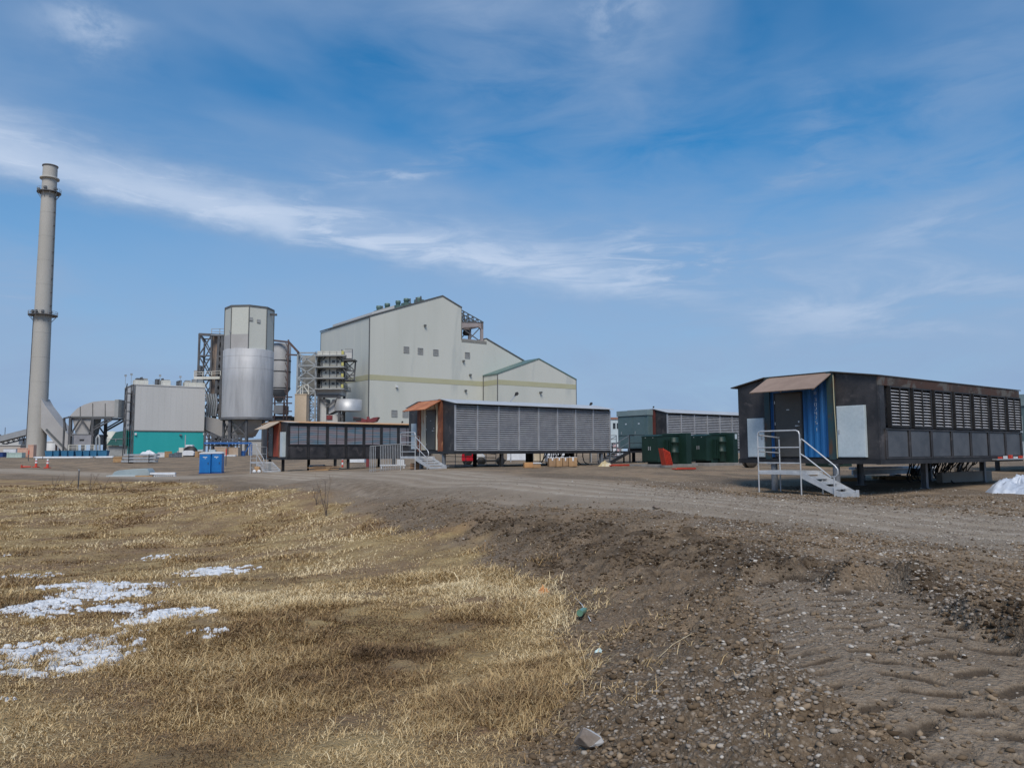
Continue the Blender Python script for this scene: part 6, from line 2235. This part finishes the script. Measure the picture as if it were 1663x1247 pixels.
# conveyor gallery and far sheds at the left edge
def conveyor():
    Y = 300.0
    P = gp(20, Y)
    t = thing('conveyor', 'inclined grey conveyor gallery on trestles rising behind the chimney', 'conveyor', P)
    f = lambda px, py: Vector(((at(px, py, Y)-P).x, 0, (at(px, py, Y)-P).z))
    A, B = f(-60, 729), f(56, 699)
    MB().bar(A, B, 3.2, 2.2).build('gallery', pm('gallery_grey', (.24, .25, .26), (.30, .31, .32), .3, .7), t)
    m = MB()
    A2, B2 = f(-60, 738), f(56, 709)
    m.bar(A2, B2, .4, .5)
    for k in range(14):
        a, b = k/14, (k+1)/14
        m.bar(A+(B-A)*a, A2+(B2-A2)*b, .25).bar(A2+(B2-A2)*b, A+(B-A)*b, .25)
    for f_ in (.4, .62, .85):
        p = A2+(B2-A2)*f_
        m.bar((p.x-1, 0, -.5), (p.x, 0, p.z), .4).bar((p.x+1, 0, -.5), (p.x, 0, p.z), .4)
    m.build('trestle', steel_d, t)
    q = thing('cream_shed', 'long low cream shed below the conveyor at the left edge', 'building', gp(8, 280))
    MB().box(-22, wpx(27, 280), 0, 10, -.2, 3.8).build('wall', pm('shed_cream', (.42, .38, .34), (.47, .44, .40), .1, .7), q)
    MB().box(-22.3, wpx(27, 280)+.3, -.3, 10.3, 3.801, 4.2).build('roof', clad_grey, q)
    q = thing('grey_shed', 'taller grey shed behind the conveyor at the left edge', 'building', gp(12, 330))
    MB().prism([(-24, 0), (-24, 7), (-6, 8.2), (wpx(20, 330), 7.6), (wpx(20, 330), 0)], 0, 10, 'y').build('wall', clad_grey, q)
    for k in range(6):
        MB().box(-12+k*2.5, -11.2+k*2.5, 1, 2, 7.5, 8.9+.3*(k % 2)).build('roof_vent', hatch, q)
    q = thing('storage_tank', 'low pale grey storage tank seen behind the sloping flue duct', 'tank', gp(86, 320))
    MB().lathe([(2.8, -.2), (2.8, 5.6), (0, 6.4)], n=40).build('shell', clad_grey, q)
    MB().lathe([(2.83, 5.3), (2.9, 5.45), (2.83, 5.6)], n=40).build('rim', steel_d, q)
    q = thing('cream_tank', 'pale round bin between the fan and the teal walled building', 'tank', gp(183, 262))
    MB().lathe([(2.2, 4), (2.2, 8.0), (0, 8.4)], n=30).lathe([(.5, 0), (2.2, 4.0)], n=30).build('shell', clad, q)
    for k in range(4):
        a = k*math.pi/2+.6
        MB().bar((2*math.cos(a), 2*math.sin(a), -.1), (2*math.cos(a), 2*math.sin(a), 4.2), .3).build('leg', steel_d, q)
    q = thing('teal_hopper', 'dark teal sloped annex hopper at the left of the teal wall', 'hopper', gp(190, 228))
    MB().prism([(-2.3, 3.2), (.2, 7), (3.6, 7.6), (3.6, 3.0)], -1, 5, 'y').build('hopper', teal_dark, q)
    MB().box(-2.3, 3.5, 0, 4, -.1, 2.99).build('base_tank', hatch, q)
    MB().rail([(-2.3, -1.1, 4.2), (3.2, -1.1, 4.2)], .8, .12, mids=0).build('railing', steel_l, q)
    q = thing('lattice_mast', 'hair thin lattice mast far behind at the left', 'mast', gp(9, 500))
    MB().lattice((-.25, 0, 0), (.25, 0, 0), (-.15, 0, 18), (.15, 0, 18), 1, 16, .1).build('mast', steel_d, q)
conveyor()
# distant low structures seen under and between things
for k, (px, w, h, y, m, lab) in enumerate(((424, 70, 5.2, 285, 'clad_grey', 'pale low building behind the silo legs'), (560, 60, 4.0, 300, 'hatch', 'grey low building behind the shuttered unit'),
                                          (1232, 40, 2.6, 260, 'clad_grey', 'pale shed far off between the transformers and the blue ended unit'))):
    q = thing('far_shed', lab, 'building', gp(px, y))
    W2 = wpx(w, y)/2
    MB().box(-W2, W2, 0, 12, -.2, h).build('wall', {'clad_grey': clad_grey, 'hatch': hatch}[m], q)
    MB().prism([(-W2-.3, h+.01), (W2+.3, h+.01), (W2+.3, h+.3), (0, h+.7), (-W2-.3, h+.3)], -.3, 12.3, 'y').build('roof', galv, q)


# cables hanging and lying under the units
def cables(label, O, pts, n, r, seed):
    t = thing('cable_bundle', label, 'cables', O, GRID)
    rr = random.Random(seed)
    (x0, x1, y0, y1, ztop) = pts
    for k in range(n):
        x, y = rr.uniform(x0, x1), rr.uniform(y0, y1)
        g = gz(O.x+UX*x-UY*y, O.y+UY*x+UX*y)-O.z
        dx = rr.uniform(-.7, .7)
        sag = rr.uniform(.15, .75)
        P = []
        for i in range(11):
            f = i/10
            P.append((x+dx*f, y+rr.uniform(-.02, .02)+.2*math.sin(f*3), max(g+.03, ztop-(ztop-g)*min(1, (4*f*(1-f))*sag*1.3) if k % 2 else ztop-(ztop-g-.03)*(1-(1-f)**1.7))))
        MB().tube(P, r, 6).build('cable', dark_rubber, t)


cables('black cables looping under the far end of the blue ended unit', OA, (7.6, 10.6, .0, 1.8, zfA-.15), 34, .022, 5)
cables('black cables hanging under the right end of the louvered unit', OB, (8.0, 10.4, .4, 2.0, zfB-.15), 16, .03, 6)
P = OA
t = thing('cable_tray', 'rail of pale conduit fittings along the foot of the blue ended unit at the right', 'cable tray', OA, GRID)
MB().box(7.6, 10.6, -1.60, -1.44, zfA-.10, zfA-.06).build('tray', galv, t)
for k in range(6):
    MB().box(8.0+k*.45, 8.12+k*.45, -1.58, -1.48, zfA-.059, zfA+.01+.03*(k % 3)).build('fitting', white_pl if k % 2 else orange_mat, t)
# long pale beam, pallets and a third transformer behind the blue ended unit
A, B = on(1380, 31, .50), on(1512, 34, .42)
t = thing('steel_beam', 'long pale beam resting on blocks behind the legs of the blue ended unit', 'beam', Vector((A.x, A.y, A.z)), 0)
d = B-A
MB().bar((0, 0, -.02), d, .3, .10).bar((0, 0, -.18), d+Vector((0, 0, -.16)), .06, .2).build('beam', white_pl, t)
for f in (.08, .5, .92):
    p = d*f
    g = gz(A.x+p.x, A.y+p.y)-A.z
    MB().box(p.x-.12, p.x+.12, p.y-.25, p.y+.25, g-.02, p.z-.281).build('block', pile_grey, t)
A, B = on(1520, 29, .25), on(1600, 30, .22)
t = thing('steel_beam', 'grey box beam lying on the ground right of the middle legs of the blue ended unit', 'beam', A)
MB().bar((0, 0, 0), B-A, .25, .38).build('beam', pm('grey_beam', (.30, .28, .25), (.24, .22, .20), 1, .8), t)
for px, y, w, lab in ((1450, 32, .8, 'rough brown pallet behind the legs of the blue ended unit'), (1360, 31, .5, 'small dark pallet near the foot of the aluminium stair')):
    P = on(px, y)
    t = thing('wood_pallet', lab, 'pallet', P, .2, 'wood pallets')
    m = MB()
    for k in range(5):
        m.box(-w, w, -.5+k*.22, -.38+k*.22, .10, .13)
    m.build('deck_boards', wood, t)
    for y_ in (-.48, .02, .40):
        MB().box(-w, w, y_-.03, y_+.05, 0, .099).build('bearer', wood, t)
for k, (px, y, r, lab) in enumerate(((1487, 33, .22, 'dark coiled drum behind the middle legs of the blue ended unit'), (1560, 33, .3, 'dark reel behind the cables of the blue ended unit'), (1215, 40, .35, 'dark reel between the second transformer and the blue ended unit'))):
    P = on(px, y)
    t = thing('cable_reel', lab, 'cable reel', P, .3, 'cable reels')
    o = MB().lathe([(0, -.2), (r, -.2), (r, -.15), (r*.5, -.14), (r*.5, .14), (r, .15), (r, .2), (0, .2)], n=20).build('spool', pm('reel', (.08, .07, .06), (.13, .11, .09), 3), t)
    o.rotation_euler = (math.pi/2, 0, 0)
    o.location = (0, 0, r)
    c = MB().lathe([(r*.51, -.13), (r*.8, -.12), (r*.8, .12), (r*.51, .13)], n=20).build('wound_cable', dark_rubber, t)
    c.rotation_euler = (math.pi/2, 0, 0)
    c.location = (0, 0, r)
O3 = origin(1345, 42.0)
t = thing('transformer', 'third dark green transformer, mostly hidden behind the blue ended unit', 'transformer', O3, GRID, 'green pad mounted transformers')
MB().box(0, 2.2, 0, 1.5, .0, 1.25).build('tank', green_mat, t, .02)
MB().box(-.04, -.001, .1, 1.4, .15, 1.1).build('door', green_mat, t)
MB().box(-.05, 2.25, -.05, 1.55, 1.251, 1.31).build('lid', green_mat, t)
P = on(420, 53.5)
t = thing('compressor', 'small wheeled compressor standing left of the small grey stair', 'compressor', P)
MB().box(-.18, .18, -.15, .15, .12, .45).build('tank', cardboard, t, .03)
for x in (-.15, .18):
    w_ = MB().lathe([(0, -.04), (.12, -.04), (.12, .04), (0, .04)], n=14).build('wheel', white_pl, t)
    w_.rotation_euler = (math.pi/2, 0, 0)
    w_.location = (x, -.2, .12)
MB().bar((-.18, 0, .3), (-.45, 0, .42), .03).bar((-.45, 0, .42), (-.45, 0, .02), .03).build('handle', galv, t)

# ------------------------------------------------------------------ close by: rock, litter, twigs
def rock(px, y, sx_, sy_, sz_, label, pale=False):
    x_, y_ = (px-831.5)/FPX*y, y
    rr = random.Random(9)
    import bmesh
    bm = bmesh.new()
    for _ in range(26):
        d = Vector((rr.gauss(0, 1), rr.gauss(0, 1), rr.gauss(0, 1))).normalized()
        k = rr.uniform(.82, 1.12)
        bm.verts.new((d.x*sx_*k, d.y*sy_*k, max(d.z, -.5)*sz_*k))
    bmesh.ops.convex_hull(bm, input=bm.verts)
    bmesh.ops.dissolve_limit(bm, angle_limit=.35, verts=bm.verts, edges=bm.edges)
    me_ = bpy.data.meshes.new('rock')
    bm.to_mesh(me_); bm.free()
    base = pm('rock_brown', (.16, .125, .10), (.24, .20, .165), 9, .9, 0, .006, bscale=30)
    white = pm('fresh_break', (.50, .49, .48), (.62, .61, .60), 8, .8, 0, .003)
    me_.materials.append(base); me_.materials.append(white)
    for p in me_.polygons:
        n = p.normal
        if pale and n.x > .15 and n.y < .2:
            p.material_index = 1
    o = bpy.data.objects.new('rock', me_)
    COL.objects.link(o)
    b = o.modifiers.new('soft', 'BEVEL'); b.width = sx_*.05; b.segments = 2
    o.location = (x_, y_, gz(x_, y_)+sz_*.55)
    o.rotation_euler = (0.2, .1, .4)
    return tag(o, label, 'rock')


rock(948, 4.28, .085, .065, .070, 'fist sized brown rock with a white broken face at the bottom edge', True)
rock(992, 4.05, .016, .016, .012, 'small pale stone just right of the rock with the white face')
rock(1062, 16.8, .10, .08, .06, 'pale stone on the crest of the muddy bank')
rag = heap('orange_rag', 'crumpled orange plastic scrap in the grass at the foot of the bank', 'litter', on(881, 10.4), .085, .07, .10, pm('orange_film', (.62, .27, .09), (.70, .36, .14), 6, .6), 51, .7, nn=22)
A, B = on(925, 9.9, .03), on(955, 8.4, .03)
P = on(942, 8.7)
t = thing('glass_bottle', 'green glass bottle lying in mud right of the orange scrap', 'bottle', P+Vector((0, 0, .03)), 1.2)
gl = pm('green_glass', (.10, .22, .15), (.14, .28, .20), 5, .15)
MB().tube([(-.11, 0, 0), (.04, 0, 0)], .036, 14).tube([(.04, 0, 0), (.08, 0, .0)], .036, 14, r2=.014).build('bottle_body', gl, t)
MB().tube([(.08, 0, 0), (.135, 0, 0)], .014, 10).build('neck', gl, t)
t = thing('pale_stick', 'thin whitish stick lying beside the green bottle', 'stick', A)
MB().tube([(0, 0, 0), (B-A)*.5+Vector((.02, 0, .02)), B-A], .005, 6).build('stick', white_pl, t)
for k, (a, ya, b, yb, lab) in enumerate(((1060, 5.9, 1130, 6.3, 'long straw coloured stick lying on the bank above the rock'), (880, 7.0, 960, 7.3, 'pale bent stalk lying in the grass at the toe of the bank'))):
    A, B = on(a, ya, .02), on(b, yb, .03)
    t = thing('dry_stalk', lab, 'stick', A)
    MB().tube([(0, 0, 0), (B-A)*.35+Vector((0, .03, .02)), (B-A)*.7+Vector((0, -.02, .03)), B-A], .0032, 5).build('stalk', pm('pale_straw', (.50, .40, .24), (.58, .48, .32), 8), t)
heap('white_scrap', 'bit of pale blue white plastic stuck in the bank', 'litter', on(967, 6.75), .04, .025, .03, pm('ice_plastic', (.55, .70, .68), (.62, .75, .74), 5), 53, .5, nn=14)


def shrub(px, y, py0, label, seed, spread=.35, n=40):
    P = on(px, y)
    h = at(px, py0, y).z-P.z
    rr = random.Random(seed)
    t = thing('bare_shrub', label, 'shrub', P)
    tk = MB()
    stems = []
    for k in range(3):
        a = rr.uniform(0, 6.28)
        q = [Vector((0, 0, -.03))]
        for i in range(1, 6):
            f = i/5
            q.append(Vector((math.cos(a)*spread*h*f*.6+rr.uniform(-.02, .02)*h, math.sin(a)*spread*h*f*.6, h*f*rr.uniform(.92, 1.0))))
        stems.append(q)
        tk.tube(q, .010*h+.003, 5, r2=.003)
    tk.build('stem', pm('bark', (.10, .07, .055), (.16, .12, .09), 9, .9), t)
    tw = MB()
    for k in range(n):
        q = rr.choice(stems)
        i = rr.randint(1, 4)
        A = q[i]+(q[i+1]-q[i])*rr.random()
        d = Vector((rr.uniform(-1, 1), rr.uniform(-1, 1), rr.uniform(.3, 1.3))).normalized()*h*rr.uniform(.12, .32)
        M_ = A+d*.5+Vector((0, 0, .02))
        tw.tube([A, M_, A+d+Vector((rr.uniform(-.03, .03), 0, rr.uniform(0, .05)))], .0035*h+.0012, 4, cap=False, r2=.001)
    tw.build('twigs', pm('twig', (.24, .19, .15), (.33, .27, .21), 9, .9), t)


shrub(532, 27, 776, 'leafless grey sapling at the foot of the embankment', 3, .5, 70)
shrub(516, 30, 785, 'smaller leafless shrub just left of the grey sapling', 4, .8, 50)
for k, (px, y, py0, lab) in enumerate(((92, 49, 771, 'leftmost dry brush clump at the far edge of the field'), (112, 48, 768, 'second dry brush clump from the left at the far edge of the field'), (150, 47.5, 768, 'dry brush clump just right of the dark marker post'), (172, 47, 772, 'low brush clump far right of the marker post'), (205, 47, 776, 'small brush tuft at the field edge below the grey sheet pile'))):
    shrub(px, y, py0, lab, 20+k, 1.1, 60)
